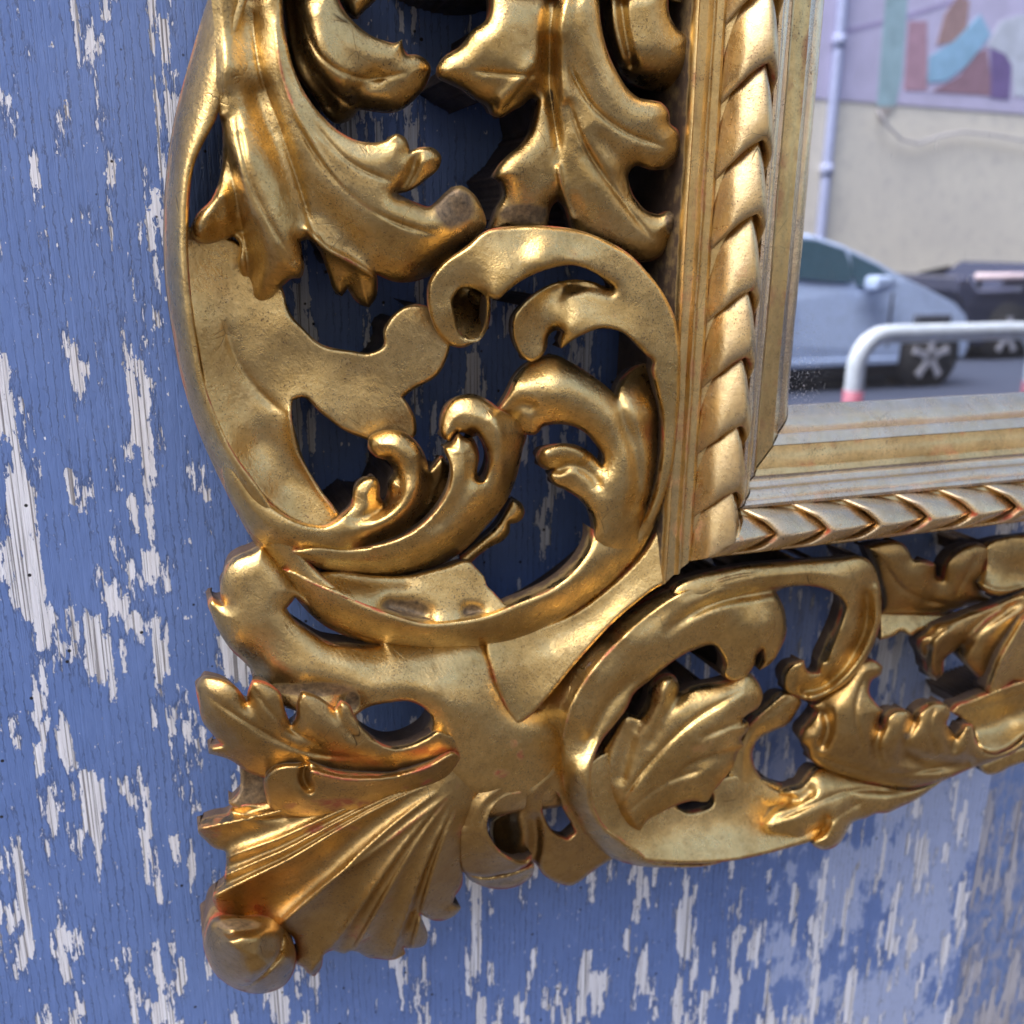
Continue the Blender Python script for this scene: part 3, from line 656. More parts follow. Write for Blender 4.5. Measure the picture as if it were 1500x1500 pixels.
carve('curl_floor', Z4, [(180, 390), (240, 350), (300, 358), (350, 400), (356, 455), (340, 550), (296, 602), (244, 600), (205, 565), (182, 490)],
    [(200, 420, 26), (250, 380, 18), (320, 400, 20), (270, 470, 27), (300, 560, 36), (230, 560, 36), (340, 500, 30)], roll=(3, 1), core=0, st=[('g', -3, 30, [(250, 400), (300, 440)], 'n')])

# big leaf at the top left
carve('acanthus_leaf', Z1, [(230, -60), (250, 100), (258, 250), (262, 400), (272, 490), (285, 570), (287, 690), (272, 790), (235, 880), (180, 935), (150, 1000), (160, 1050), (210, 1072), (290, 1055), (338, 1040),
    (362, 1070), (350, 1150), (375, 1230), (415, 1320), (450, 1337), (500, 1318), (560, 1250), (592, 1225), (632, 1220), (647, 1180), (640, 1120), (632, 1062), (660, 1052), (700, 1085), (750, 1200), (785, 1285), (812, 1302), (838, 1268),
    (880, 1328), (930, 1352), (960, 1312), (970, 1240), (965, 1205), (1050, 1240), (1130, 1237), (1220, 1202), (1330, 1110), (1410, 1040), (1446, 990), (1432, 920), (1390, 850), (1335, 815), (1275, 838), (1225, 885),
    (1200, 905), (1140, 890), (1060, 852), (1110, 838), (1185, 790), (1242, 730), (1250, 690), (1218, 652), (1165, 646), (1112, 665), (1085, 600), (1055, 588), (1000, 618), (900, 622), (800, 577), (720, 502), (652, 412), (602, 305), (575, 205), (558, 100), (550, -60)],
    [(250, 0, 42), (262, 250, 42), (275, 480, 42), (280, 700, 42), (190, 960, 42), (220, 1050, 36), (320, 900, 44), (340, 1000, 38), (330, 300, 47), (370, 700, 49), (480, 950, 49), (590, 1120, 46), (620, 1200, 43), (430, 1100, 42), (440, 1300, 30), (380, 1180, 34),
     (430, 100, 42), (440, 400, 42), (520, 100, 49), (540, 300, 50), (620, 450, 52), (760, 580, 53), (900, 640, 53), (1050, 610, 54), (1150, 660, 53), (1230, 690, 50), (1120, 780, 48), (640, 700, 50), (760, 850, 49), (900, 850, 51), (900, 1000, 47), (1100, 1000, 48), (1250, 1000, 47), (1330, 900, 46), (1420, 980, 40), (1150, 1180, 36), (960, 1180, 38), (1300, 1110, 37), (720, 1020, 42), (700, 950, 43), (860, 1120, 38), (900, 1300, 30), (800, 1250, 30)],
    roll=(9, 7), soft=[(245, -20, 120), (252, 80, 120), (256, 180, 120), (260, 280, 115), (264, 370, 100), (270, 450, 80)], st=[('g', -4.5, 85, [(400, -40), (415, 200), (450, 420)], 'z'), ('g', 2.5, 60, [(330, -40), (300, 200), (285, 420)], 'z'), ('g', -4.5, 55, [(455, 430), (520, 640), (590, 820), (660, 1000), (690, 1060)], 'z'),
                     ('g', 4, 70, [(320, 480), (380, 760), (470, 960), (600, 1150)]), ('g', -5, 36, [(290, 640), (340, 830), (360, 1010)], 'a'), ('g', 4, 40, [(270, 860), (200, 980), (190, 1050)], 'n'),
                     ('g', -2.5, 60, [(490, 480), (600, 720), (760, 950), (930, 1130)], 'b'), ('c', 5, 26, [(660, 1010), (740, 1090), (850, 1150), (955, 1215)], 'n'), ('g', -6, 40, [(400, 1020), (420, 1150), (400, 1260)], 'n'),
                     ('c', 2, 14, [(575, 200), (650, 410), (720, 500), (800, 575), (900, 620), (1000, 618), (1060, 590)], 'n'), ('g', -4, 24, [(1060, 850), (1120, 745), (1150, 660)], 'z'), ('c', -2.2, 14, [(420, 60), (450, 300), (540, 560), (630, 830), (690, 1040)], 'b'), ('c', -2, 14, [(350, 500), (400, 760), (510, 1000), (600, 1140)], 'b'), ('c', -1.8, 12, [(296, 600), (340, 820), (375, 1000), (405, 1220)], 'b'), ('c', -2, 14, [(600, 520), (760, 760), (950, 930), (1220, 1030)], 'b'), ('c', -1.6, 12, [(690, 540), (860, 720), (1040, 800)], 'b'), ('c', 1.6, 14, [(520, 100), (560, 360), (680, 620), (860, 860), (1080, 1010)], 'b'), ('g', -3, 70, [(1310, 915), (1312, 925)], 'n')],
    bare=[(1300, 915, 90, 95), (1075, 860, 40, 22)], label='large acanthus leaf at the upper left, its tip rubbed grey')
carve('acanthus_leaf', Z1, [(545, -60), (560, 100), (575, 205), (615, 335), (700, 440), (750, 520), (785, 543), (830, 537), (872, 505), (885, 488), (940, 490), (1000, 497), (1060, 490), (1130, 440), (1190, 358), (1202, 290), (1178, 258), (1140, 240),
    (1100, 236), (1083, 212), (1078, 172), (1045, 188), (1000, 178), (950, 160), (880, 110), (830, 55), (800, 0), (785, -60)],
    [(570, 0, 36), (600, 200, 36), (760, 500, 32), (850, 500, 30), (650, 200, 42), (720, 350, 42), (900, 300, 41), (1000, 450, 34), (1050, 200, 42), (1160, 320, 36), (750, 0, 44), (850, 120, 44), (950, 180, 43)],
    roll=(8, 6), st=[('g', -4, 40, [(590, 0), (640, 230), (760, 460)], 'n'), ('g', 3, 50, [(690, 0), (730, 200), (860, 400)]), ('g', -2.5, 40, [(880, 480), (900, 400), (1000, 320)]), ('c', -1.8, 12, [(640, 40), (720, 250), (880, 340), (1090, 320)], 'b'), ('c', -1.6, 12, [(690, 300), (780, 410), (860, 470)], 'b')], label='shorter acanthus leaf behind the large one')
carve('leaf_tip', Z1, [(790, -50), (805, 10), (840, 60), (880, 84), (915, 45), (970, -10), (990, -60)], [(880, 20, 27)], roll=(9, 7))

# centre leaf and its neighbour by the moulding
carve('acanthus_leaf', Z2, [(340, -60), (350, 0), (345, 60), (330, 92), (278, 130), (220, 205), (150, 250), (118, 300), (125, 342), (180, 372), (240, 402), (290, 442), (340, 468), (360, 505), (400, 517), (445, 492), (500, 462), (540, 432), (557, 440), (550, 500), (528, 575),
    (488, 632), (420, 692), (380, 740), (368, 780), (398, 808), (410, 850), (382, 910), (362, 965), (345, 1020), (500, 1060), (612, 1030), (612, 960), (628, 905), (652, 882), (680, 912), (702, 985), (720, 1040), (900, 1130), (990, 1150), (1040, 1152), (1110, 1122), (1150, 1052), (1188, 985),
    (1180, 935), (1130, 927), (1092, 940), (1050, 930), (1000, 882), (970, 822), (964, 762), (988, 732), (1060, 746), (1130, 740), (1180, 692), (1192, 620), (1178, 570), (1148, 545), (1140, 492), (1108, 452), (1060, 440), (1010, 430), (960, 390), (920, 330), (880, 250), (850, 150), (832, 0), (830, -60)],
    [(640, -40, 44), (640, 300, 40), (650, 560, 38), (650, 750, 37), (480, 100, 48), (330, 200, 47), (180, 290, 43), (300, 360, 42), (420, 470, 38), (460, 300, 47), (560, 200, 45), (760, 50, 51), (790, 250, 50), (850, 400, 48), (950, 480, 47), (1080, 560, 46), (1150, 640, 42), (1000, 680, 42),
     (800, 600, 45), (820, 800, 42), (900, 950, 38), (1050, 1080, 34), (1140, 980, 38), (560, 500, 40), (480, 700, 42), (430, 850, 38), (500, 960, 33), (700, 950, 35)],
    roll=(9, 7), st=[('g', -4, 26, [(625, -40), (600, 200), (610, 400), (650, 620), (655, 760)], 'z'), ('g', 3, 30, [(700, -40), (670, 250), (690, 420)], 'n'), ('c', 3, 18, [(655, 740), (670, 820), (715, 960)], 'n'), ('g', -3, 40, [(540, 430), (600, 330), (630, 200)], 'n'),
                     ('g', 3, 40, [(380, 470), (480, 370), (560, 240)]), ('g', -2.5, 50, [(960, 740), (880, 660), (780, 560)], 'z'), ('g', -2, 40, [(1000, 900), (860, 760), (740, 640)], 'b'), ('c', -2.2, 12, [(645, -40), (618, 200), (622, 400), (652, 640)], 'b'), ('c', -1.8, 13, [(700, 280), (800, 460), (950, 580), (1110, 640)], 'b'), ('c', -1.8, 13, [(690, 420), (770, 640), (920, 860), (1070, 1050)], 'b'), ('c', -1.6, 13, [(605, 330), (480, 330), (280, 310)], 'b'), ('c', -1.5, 12, [(590, 260), (500, 380), (420, 480)], 'b')],
    bare=[(500, 940, 120, 46), (1155, 980, 34, 60)], label='broad centre leaf with a worn lower edge')
carve('acanthus_leaf', Z2, [(835, -60), (845, 60), (862, 160), (892, 250), (930, 325), (980, 372), (1050, 398), (1120, 402), (1200, 412), (1262, 380), (1290, 300), (1292, 250), (1240, 202), (1232, 170), (1180, 130), (1142, 60), (1138, 0), (1150, -60)],
    [(850, 0, 34), (920, 280, 32), (900, 50, 40), (960, 250, 40), (1000, 100, 42), (1100, 150, 42), (1120, 300, 36), (1230, 330, 32), (1240, 230, 38), (1150, 390, 26)],
    roll=(8, 6), st=[('g', -4, 24, [(925, -40), (940, 120), (975, 280)], 'n'), ('g', 3, 30, [(890, -40), (905, 120), (940, 260)], 'n')], label='small leaf tucked beside the moulding')
carve('leaf_tip', Z2, [(1140, -60), (1145, 10), (1200, 25), (1250, 40), (1300, 10), (1340, -10), (1345, -60)], [(1200, -10, 30), (1330, -20, 30)], roll=(6, 4))

# lower left corner
carve('corner_body', Z6, thick=22, out=[(340, 55), (300, 82), (240, 105), (192, 140), (165, 200), (158, 265), (168, 312), (148, 305), (125, 288), (104, 308), (120, 362), (150, 432), (205, 515), (270, 578), (300, 615), (310, 680), (420, 760), (600, 800), (700, 800), (760, 900), (900, 1000), (1100, 1100), (1300, 1200),
    (1330, 1260), (1450, 1230), (1700, 1180), (1780, 1080), (1800, 960), (1770, 830), (1600, 770), (1470, 770), (1420, 680), (1400, 560), (1330, 480), (900, 470), (700, 380), (500, 240), (420, 140)],
    ctl=[(300, 120, 30), (200, 200, 28), (150, 330, 24), (200, 450, 26), (300, 400, 31), (280, 570, 25), (450, 500, 32), (400, 620, 33), (600, 560, 35), (650, 680, 40), (850, 560, 34), (880, 700, 43), (1100, 560, 34), (1100, 700, 44), (1300, 540, 33), (1280, 760, 44), (1400, 760, 40), (1100, 1000, 36), (1400, 1000, 42), (1540, 900, 40), (1560, 1060, 36), (1640, 950, 34), (1780, 950, 26), (1740, 1120, 24), (1560, 800, 36), (1300, 1150, 40), (1420, 1120, 38)],
    roll=(8, 6), st=[('g', -5, 60, [(330, 640), (480, 690), (640, 710), (740, 750)], 'n'), ('c', 1.5, 18, [(755, 800), (900, 740), (1060, 775), (1095, 830)], 'n')],
    holes=[[(450, 335), (488, 286), (560, 340), (700, 432), (800, 480), (865, 492), (820, 503), (720, 498), (640, 485), (560, 440), (490, 390)],
           [(752, 806), (800, 772), (900, 748), (1000, 745), (1062, 780), (1090, 822), (1080, 868), (1020, 918), (920, 942), (850, 915), (790, 862)]],
    bare=[(560, 690, 200, 30), (740, 740, 34, 50)], core=80, red=[(1440, 925, 26, 26), (1400, 1060, 40, 22), (1480, 980, 22, 30)], label='corner body with an eye-shaped piercing')
carve('spandrel', Z8, mass=True, out=[(960, -160), (985, -20), (1000, 60), (1000, 130), (900, 205), (760, 322), (600, 492), (440, 682), (375, 750), (322, 786), (290, 740), (235, 620), (210, 540), (190, 470), (185, 420), (330, 380), (560, 300), (760, 150), (900, 0)],
    ctl=[(990, 60, 41), (930, 100, 39), (800, 150, 35), (760, 280, 40), (560, 330, 33), (600, 460, 40), (300, 440, 31), (330, 600, 37), (430, 660, 41), (322, 760, 40), (230, 560, 38), (480, 440, 35)],
    roll=(4, 2), st=[('g', -1.5, 60, [(400, 440), (600, 340), (800, 190)])], label='plain gilded panel between the two scrolls')
carve('front_leaf', Z6, [(78, 638), (58, 660), (64, 760), (80, 830), (118, 880), (165, 932), (110, 940), (108, 972), (200, 1000), (280, 1052), (340, 1075), (500, 1120), (800, 1120), (1100, 1060), (1250, 960), (1250, 890), (1150, 880), (1130, 872), (1060, 905), (1000, 932), (920, 946), (850, 918), (795, 868), (752, 812),
    (720, 752), (690, 738), (662, 772), (622, 742), (560, 710), (520, 704), (496, 742), (490, 812), (470, 850), (440, 770), (420, 702), (345, 655), (300, 650), (281, 690), (276, 747), (232, 682), (150, 640)],
    [(80, 660, 36), (90, 800, 36), (180, 960, 33), (150, 700, 41), (300, 670, 45), (250, 850, 42), (420, 720, 46), (400, 900, 43), (560, 730, 47), (600, 880, 45), (700, 760, 47), (780, 920, 46), (920, 970, 46), (1100, 930, 45), (1220, 930, 42), (300, 1030, 33), (500, 1020, 35), (700, 1030, 36), (950, 1030, 38), (1100, 1000, 39), (700, 1100, 30), (1000, 1080, 32)],
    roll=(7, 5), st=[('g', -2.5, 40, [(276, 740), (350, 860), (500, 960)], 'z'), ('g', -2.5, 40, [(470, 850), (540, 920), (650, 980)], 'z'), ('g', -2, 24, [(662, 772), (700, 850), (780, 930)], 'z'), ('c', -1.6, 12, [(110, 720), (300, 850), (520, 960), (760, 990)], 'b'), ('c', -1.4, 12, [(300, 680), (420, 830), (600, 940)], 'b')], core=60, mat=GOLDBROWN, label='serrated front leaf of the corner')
carve('leaf_underside', Z6, core=0, out=[(240, 1010), (420, 1020), (440, 1250), (240, 1220), (195, 1190), (240, 1140), (246, 1080)], ctl=[(300, 1100, 16), (300, 1200, 20)], roll=(6, 3), bare=[(300, 1130, 120, 130)])
carve('fan_leaf', Z7, [(1220, 280), (1050, 400), (800, 470), (500, 490), (350, 530), (240, 540), (205, 552), (192, 578), (150, 588), (105, 600), (70, 618), (60, 655), (92, 692), (130, 726), (180, 745), (184, 790), (178, 838), (173, 885), (125, 940), (132, 975), (165, 1015), (250, 1060), (400, 1100), (470, 1110), (492, 1160), (490, 1236), (520, 1250), (540, 1275), (572, 1292),
    (603, 1250), (618, 1192), (650, 1178), (700, 1190), (738, 1178), (765, 1185), (800, 1205), (850, 1214), (930, 1215), (972, 1192), (965, 1165), (1000, 1167), (1060, 1150), (1070, 1108), (1045, 1045), (1036, 1016), (1060, 1030), (1100, 1046), (1150, 1042), (1200, 1012), (1216, 990), (1178, 972), (1190, 940), (1216, 900), (1222, 780), (1245, 660), (1300, 560), (1340, 480), (1345, 380), (1320, 300)],
    [(1250, 420, 37), (1330, 330, 34), (1290, 520, 36), (1000, 430, 38), (700, 500, 34), (400, 560, 33), (220, 570, 27), (80, 650, 25), (180, 760, 26), (180, 870, 26), (130, 950, 24), (300, 1050, 24), (500, 1200, 19), (570, 1270, 16), (700, 1180, 20), (850, 1190, 20), (1050, 1130, 17), (1020, 1000, 30), (1200, 1000, 22), (1180, 850, 32), (1150, 650, 41), (950, 600, 43), (700, 700, 37), (500, 800, 33), (600, 900, 33), (800, 850, 38), (700, 1050, 28), (900, 1000, 34), (400, 950, 27)],
    roll=(7, 5), soft=[(1330, 420, 190)], flute=((1290, 380), [(1290, 1010, 5), (1060, 1020, 9), (905, 1215, 8), (740, 1180, 6), (625, 1185, 6.5), (440, 1050, 9), (130, 935, 5), (175, 850, 5), (185, 770, 6), (75, 640, 6), (200, 540, 3), (350, 450, 1)], 190, 950),
    st=[('c', -3, 18, [(200, 560), (330, 600), (440, 590)], 'n'), ('c', 2.5, 14, [(1180, 480), (1000, 615), (840, 738), (620, 886), (440, 1045)], 'a')],
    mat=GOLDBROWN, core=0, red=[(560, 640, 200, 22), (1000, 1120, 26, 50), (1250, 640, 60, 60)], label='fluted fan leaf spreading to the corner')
carve('folded_leaf', Z7, [(352, 420), (392, 376), (440, 362), (500, 360), (552, 352), (600, 368), (660, 388), (730, 400), (800, 403), (950, 398), (1080, 355), (1190, 303), (1225, 325), (1160, 420), (960, 525), (700, 592), (500, 602), (430, 594), (380, 555), (354, 480)],
    [(380, 410, 40), (520, 400, 44), (700, 420, 47), (900, 420, 47), (1100, 370, 45), (1200, 320, 42), (380, 530, 32), (500, 580, 31), (700, 570, 32), (950, 500, 35), (1130, 420, 39), (500, 480, 43), (700, 490, 43)],
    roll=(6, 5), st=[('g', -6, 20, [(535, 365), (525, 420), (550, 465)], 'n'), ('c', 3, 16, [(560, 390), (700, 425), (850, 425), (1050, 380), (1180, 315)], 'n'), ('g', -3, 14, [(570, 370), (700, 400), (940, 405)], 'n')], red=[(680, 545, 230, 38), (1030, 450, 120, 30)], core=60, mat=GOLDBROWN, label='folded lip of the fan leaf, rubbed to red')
carve('ball', Z7, thick=30, out=[(92, 1080), (115, 1040), (150, 1022), (200, 1018), (270, 1022), (330, 1016), (385, 1030), (425, 1060), (457, 1098), (482, 1150), (492, 1215), (474, 1285), (435, 1335), (380, 1360), (300, 1366), (210, 1338), (135, 1278), (95, 1200), (82, 1130)],
    ctl=[(285, 1190, 55), (110, 1190, 52), (460, 1190, 52), (285, 1040, 52), (285, 1340, 52)],
    roll=(66, 40), st=[('g', -3, 18, [(140, 1072), (200, 1106), (260, 1086), (310, 1056), (400, 1066)], 'n'), ('L', -1.5, 50, [(435, 1070), (418, 1190), (360, 1270), (265, 1340)], 'n'), ('c', -4, 8, [(437, 1065), (420, 1190), (362, 1270), (262, 1342)], 'n')], back=2, step=2.2, core=0,
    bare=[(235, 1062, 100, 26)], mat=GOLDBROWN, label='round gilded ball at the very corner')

# small eye scroll right of the fan
carve('eye_plate', Z8, [(330, 1080), (400, 1030), (470, 940), (545, 980), (610, 1150), (650, 1250), (770, 1360), (640, 1440), (598, 1474), (560, 1492), (505, 1482), (440, 1445), (395, 1390), (330, 1400), (240, 1350), (205, 1260), (215, 1205), (270, 1170), (320, 1130)],
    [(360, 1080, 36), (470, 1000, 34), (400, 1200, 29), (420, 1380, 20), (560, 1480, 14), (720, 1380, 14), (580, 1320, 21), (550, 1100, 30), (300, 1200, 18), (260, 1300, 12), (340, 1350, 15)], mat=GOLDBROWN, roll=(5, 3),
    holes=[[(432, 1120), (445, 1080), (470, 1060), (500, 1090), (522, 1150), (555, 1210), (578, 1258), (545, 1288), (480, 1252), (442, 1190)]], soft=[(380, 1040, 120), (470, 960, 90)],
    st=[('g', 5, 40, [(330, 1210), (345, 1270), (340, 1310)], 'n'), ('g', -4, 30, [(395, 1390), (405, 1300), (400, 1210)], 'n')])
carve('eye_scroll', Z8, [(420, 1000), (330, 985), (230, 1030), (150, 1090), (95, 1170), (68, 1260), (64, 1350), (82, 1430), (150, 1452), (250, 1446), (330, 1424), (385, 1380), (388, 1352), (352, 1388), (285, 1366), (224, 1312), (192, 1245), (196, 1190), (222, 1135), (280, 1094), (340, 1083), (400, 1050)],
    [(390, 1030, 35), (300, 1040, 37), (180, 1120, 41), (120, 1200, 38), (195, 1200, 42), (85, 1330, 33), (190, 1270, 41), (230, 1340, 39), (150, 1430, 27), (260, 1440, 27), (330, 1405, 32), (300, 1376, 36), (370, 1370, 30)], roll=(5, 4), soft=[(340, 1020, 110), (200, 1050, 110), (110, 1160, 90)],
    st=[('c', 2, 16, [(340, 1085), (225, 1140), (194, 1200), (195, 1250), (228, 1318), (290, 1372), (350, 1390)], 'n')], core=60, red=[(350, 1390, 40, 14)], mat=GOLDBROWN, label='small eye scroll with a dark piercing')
carve('eye_lip', Z8, [(88, 1418), (160, 1452), (260, 1448), (345, 1420), (398, 1395), (392, 1440), (345, 1484), (245, 1508), (150, 1486), (100, 1452)],
    [(110, 1435, 24), (250, 1452, 29), (370, 1415, 27), (250, 1500, 13), (350, 1475, 14), (140, 1475, 14)], roll=(5, 4), core=60, st=[('g', -3, 22, [(200, 1475), (300, 1465), (370, 1435)], 'n')])

# lower C-scroll under the mirror
carve('scroll_dish', Z8, [(640, 950), (720, 900), (1000, 1100), (1300, 1000), (1500, 1050), (1700, 1100), (1640, 1280), (1500, 1330), (1350, 1368), (1200, 1390), (1000, 1395), (880, 1385), (780, 1340), (690, 1250)],
    [(700, 1000, 30), (760, 1200, 30), (900, 1300, 30), (1000, 1220, 24), (1200, 1200, 22), (1000, 1380, 36), (1200, 1375, 37), (1350, 1350, 36), (1500, 1310, 34), (1500, 1150, 20), (1350, 1250, 26), (1300, 1050, 18)],
    roll=(5, 3), 
    holes=[[(1022, 1142), (1060, 1120), (1130, 1080), (1180, 1090), (1180, 1130), (1120, 1160), (1060, 1162)]], back=5)
carve('inner_leaf', Z8, [(860, 750), (895, 690), (915, 610), (955, 570), (1008, 565), (1032, 600), (1032, 652), (1100, 622), (1250, 590), (1340, 555), (1380, 595), (1402, 655), (1385, 705), (1332, 742), (1308, 762), (1338, 775), (1340, 805), (1308, 850), (1322, 878), (1295, 900), (1282, 945),
    (1235, 1020), (1185, 1080), (1160, 1120), (1090, 1120), (1020, 1140), (940, 1180), (895, 1210), (872, 1270), (800, 1240), (740, 1190), (690, 1100), (680, 950), (740, 820), (800, 740)],
    [(720, 950, 30), (760, 1150, 30), (860, 1230, 34), (840, 900, 34), (860, 1080, 37), (960, 620, 42), (960, 800, 41), (1100, 660, 40), (1300, 590, 41), (1370, 660, 43), (1250, 720, 47), (1300, 830, 44), (1100, 820, 46), (1150, 920, 45), (1000, 960, 42), (1250, 960, 42), (1200, 1020, 41), (1100, 1080, 37), (960, 1140, 33)],
    roll=(9, 7), st=[('R', -6, 60, [(980, 1030), (1080, 950), (1180, 912), (1320, 884)], 'a'), ('g', -2, 16, [(1325, 768), (1230, 800), (1120, 850)], 'z'), ('g', -2.5, 36, [(850, 760), (800, 900), (770, 1060)], 'b'), ('g', 2.5, 36, [(985, 600), (960, 720), (900, 850)], 'z'), ('g', -3, 30, [(1035, 650), (960, 760), (900, 900)], 'z'), ('c', -1.8, 13, [(760, 1150), (900, 960), (1080, 780), (1310, 640)], 'b'), ('c', -1.4, 12, [(800, 1180), (960, 1050), (1130, 985)], 'b')], label='three-lobed inner leaf of the lower scroll')
carve('scroll_ring', Z8, mass=True, out=[(1560, 60), (1340, 92), (1200, 118), (1075, 150), (960, 195), (840, 265), (690, 385), (520, 535), (400, 650), (310, 770), (380, 800), (480, 796), (503, 850), (515, 1000), (540, 1120), (580, 1200), (640, 1290), (740, 1370), (850, 1404), (1000, 1412), (1200, 1396), (1230, 1386), (1000, 1392), (920, 1380), (860, 1340),
    (770, 1275), (705, 1225), (668, 1160), (648, 1060), (656, 950), (692, 860), (750, 785), (805, 712), (835, 650), (905, 590), (1000, 512), (1100, 456), (1190, 440), (1215, 475), (1235, 525), (1228, 560), (1242, 583), (1275, 597), (1310, 585), (1340, 560), (1366, 520), (1382, 470), (1400, 455), (1406, 500), (1388, 545), (1430, 522), (1480, 452), (1506, 380), (1500, 290), (1460, 200), (1540, 150)],
    ctl=[(370, 760, 27), (440, 740, 31), (530, 560, 31), (715, 375, 31), (900, 240, 33), (1130, 135, 36), (1400, 100, 42), (510, 860, 36), (520, 1000, 34), (600, 1220, 28), (740, 1360, 26), (1000, 1405, 32), (560, 740, 46), (650, 560, 47), (800, 400, 48), (1040, 245, 48), (1200, 190, 47), (1400, 140, 47),
     (570, 1000, 46), (640, 1180, 43), (740, 1280, 40), (880, 1370, 37), (660, 850, 44), (780, 660, 44), (900, 520, 45), (1050, 390, 46), (1200, 330, 46), (1420, 340, 50), (1350, 450, 46), (1200, 430, 42), (1290, 560, 40), (1480, 400, 42), (1350, 250, 45), (1500, 300, 40)],
    roll=(8, 6), st=[('c', 3, 26, [(1480, 112), (1300, 128), (1150, 165), (1040, 212), (900, 305), (780, 410), (650, 555), (565, 700), (528, 830), (525, 950)]), ('g', -5, 26, [(960, 400), (1060, 315), (1200, 245), (1350, 210), (1480, 190)], 'a'), ('g', -3, 30, [(620, 900), (720, 700), (860, 560)]), ('c', 2, 14, [(648, 1060), (660, 950), (750, 790)], 'n')], label='ring of the lower scroll with a rounded inner hood')
carve('scroll_hook', Z9, [(-40, 330), (60, 280), (150, 258), (300, 232), (500, 215), (700, 202), (790, 196), (830, 225), (858, 290), (872, 360), (872, 450), (850, 560), (800, 660), (730, 750), (650, 808), (570, 832), (500, 812), (450, 780), (443, 725), (478, 672), (535, 652), (552, 700), (600, 705), (612, 640), (640, 580), (690, 460), (702, 395), (655, 352), (560, 325), (450, 332), (300, 358), (150, 422), (40, 480), (-40, 520)],
    [(0, 400, 46), (150, 330, 47), (300, 290, 48), (500, 265, 49), (680, 265, 50), (780, 270, 49), (850, 330, 44), (860, 470, 42), (800, 620, 38), (680, 760, 34), (540, 800, 32), (470, 740, 33), (720, 400, 49), (700, 520, 45), (650, 630, 41), (580, 690, 38), (780, 450, 38), (740, 600, 34), (640, 750, 30), (540, 760, 28)],
    roll=(8, 6), st=[('g', -6, 26, [(800, 365), (805, 470), (765, 590), (690, 700), (610, 770), (540, 785)], 'n'), ('g', 3, 22, [(855, 340), (855, 480), (800, 620), (700, 745), (570, 815)], 'n'), ('g', -5, 20, [(700, 420), (650, 560), (620, 640)], 'n')], label='hooked tail of the lower scroll')
carve('web', Z9, [(270, 960), (300, 905), (370, 848), (440, 795), (500, 800), (522, 835), (505, 870), (462, 932), (395, 964), (332, 1002), (306, 1060), (322, 1130), (390, 1203), (440, 1222), (520, 1195), (545, 1250), (470, 1330), (350, 1420), (180, 1420), (50, 1380), (130, 1260), (200, 1120), (240, 1020)],
    [(320, 920, 22), (460, 830, 26), (280, 1030, 20), (300, 1180, 18), (420, 1240, 22), (300, 1360, 18), (150, 1330, 18)], roll=(8, 5), st=[('c', 2, 16, [(290, 940), (370, 870), (450, 805)], 'n')], core=0, label='brown web round the lower piercing')

# leaves to the right, falling out of focus
carve('tail_leaf', Z9, [(800, 150), (835, 230), (855, 300), (872, 350), (872, 445), (1000, 445), (1150, 440), (1250, 415), (1380, 385), (1450, 355), (1350, 372), (1318, 350), (1312, 310), (1330, 250), (1345, 200), (1345, 160), (1305, 136), (1240, 148), (1165, 215), (1142, 290), (1120, 285), (1108, 225), (1060, 212), (1012, 205), (995, 172), (980, 150)],
    [(850, 200, 34), (1000, 250, 36), (880, 420, 24), (1050, 420, 24), (1250, 390, 25), (1100, 320, 33), (1240, 250, 34), (1300, 160, 32), (1400, 370, 22)],
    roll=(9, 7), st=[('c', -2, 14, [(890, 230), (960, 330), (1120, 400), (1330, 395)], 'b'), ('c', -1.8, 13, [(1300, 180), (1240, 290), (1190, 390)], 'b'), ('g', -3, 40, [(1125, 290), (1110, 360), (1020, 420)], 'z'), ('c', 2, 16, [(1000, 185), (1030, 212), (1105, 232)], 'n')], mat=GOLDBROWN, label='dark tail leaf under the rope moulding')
carve('tail_leaf', Z9, [(860, 430), (1000, 440), (1200, 440), (1160, 475), (1100, 505), (1040, 525), (1000, 545), (965, 525), (930, 545), (865, 562)], [(880, 450, 14), (1100, 455, 14), (960, 530, 21), (870, 540, 20)], roll=(5, 3))
carve('tail_leaf', Z9, [(1340, 140), (1420, 110), (1520, 100), (1600, 90), (1600, 330), (1500, 335), (1440, 356), (1380, 368), (1330, 350), (1312, 315), (1330, 250)],
    [(1400, 200, 26), (1550, 150, 28), (1400, 320, 30), (1550, 310, 28), (1350, 340, 33), (1450, 270, 22)], roll=(7, 4), st=[('c', 4, 18, [(1315, 320), (1370, 345), (1450, 345), (1560, 320)], 'n')])
carve('blade_leaf', Z9, [(1038, 600), (1045, 560), (1085, 535), (1120, 500), (1180, 480), (1260, 450), (1380, 405), (1500, 355), (1620, 310), (1620, 560), (1480, 560), (1400, 640), (1355, 740), (1338, 792), (1310, 740), (1270, 700), (1228, 645), (1225, 590), (1192, 612), (1150, 650), (1142, 715), (1112, 742), (1075, 715), (1062, 660)],
    [(1060, 620, 26), (1110, 720, 22), (1110, 570, 30), (1200, 500, 33), (1350, 430, 35), (1250, 560, 30), (1280, 660, 29), (1330, 760, 26), (1400, 560, 35), (1500, 420, 36), (1560, 500, 36)],
    roll=(7, 5), st=[('g', -5, 26, [(1225, 600), (1290, 520), (1400, 440), (1500, 390)], 'z'), ('g', 3, 24, [(1090, 700), (1100, 600), (1200, 510)]), ('c', 4, 16, [(1245, 570), (1320, 490), (1420, 420)]), ('g', -4, 24, [(1080, 610), (1070, 650)], 'n')], core=0, mat=GOLDBROWN, label='bladed leaf with red worn edges')
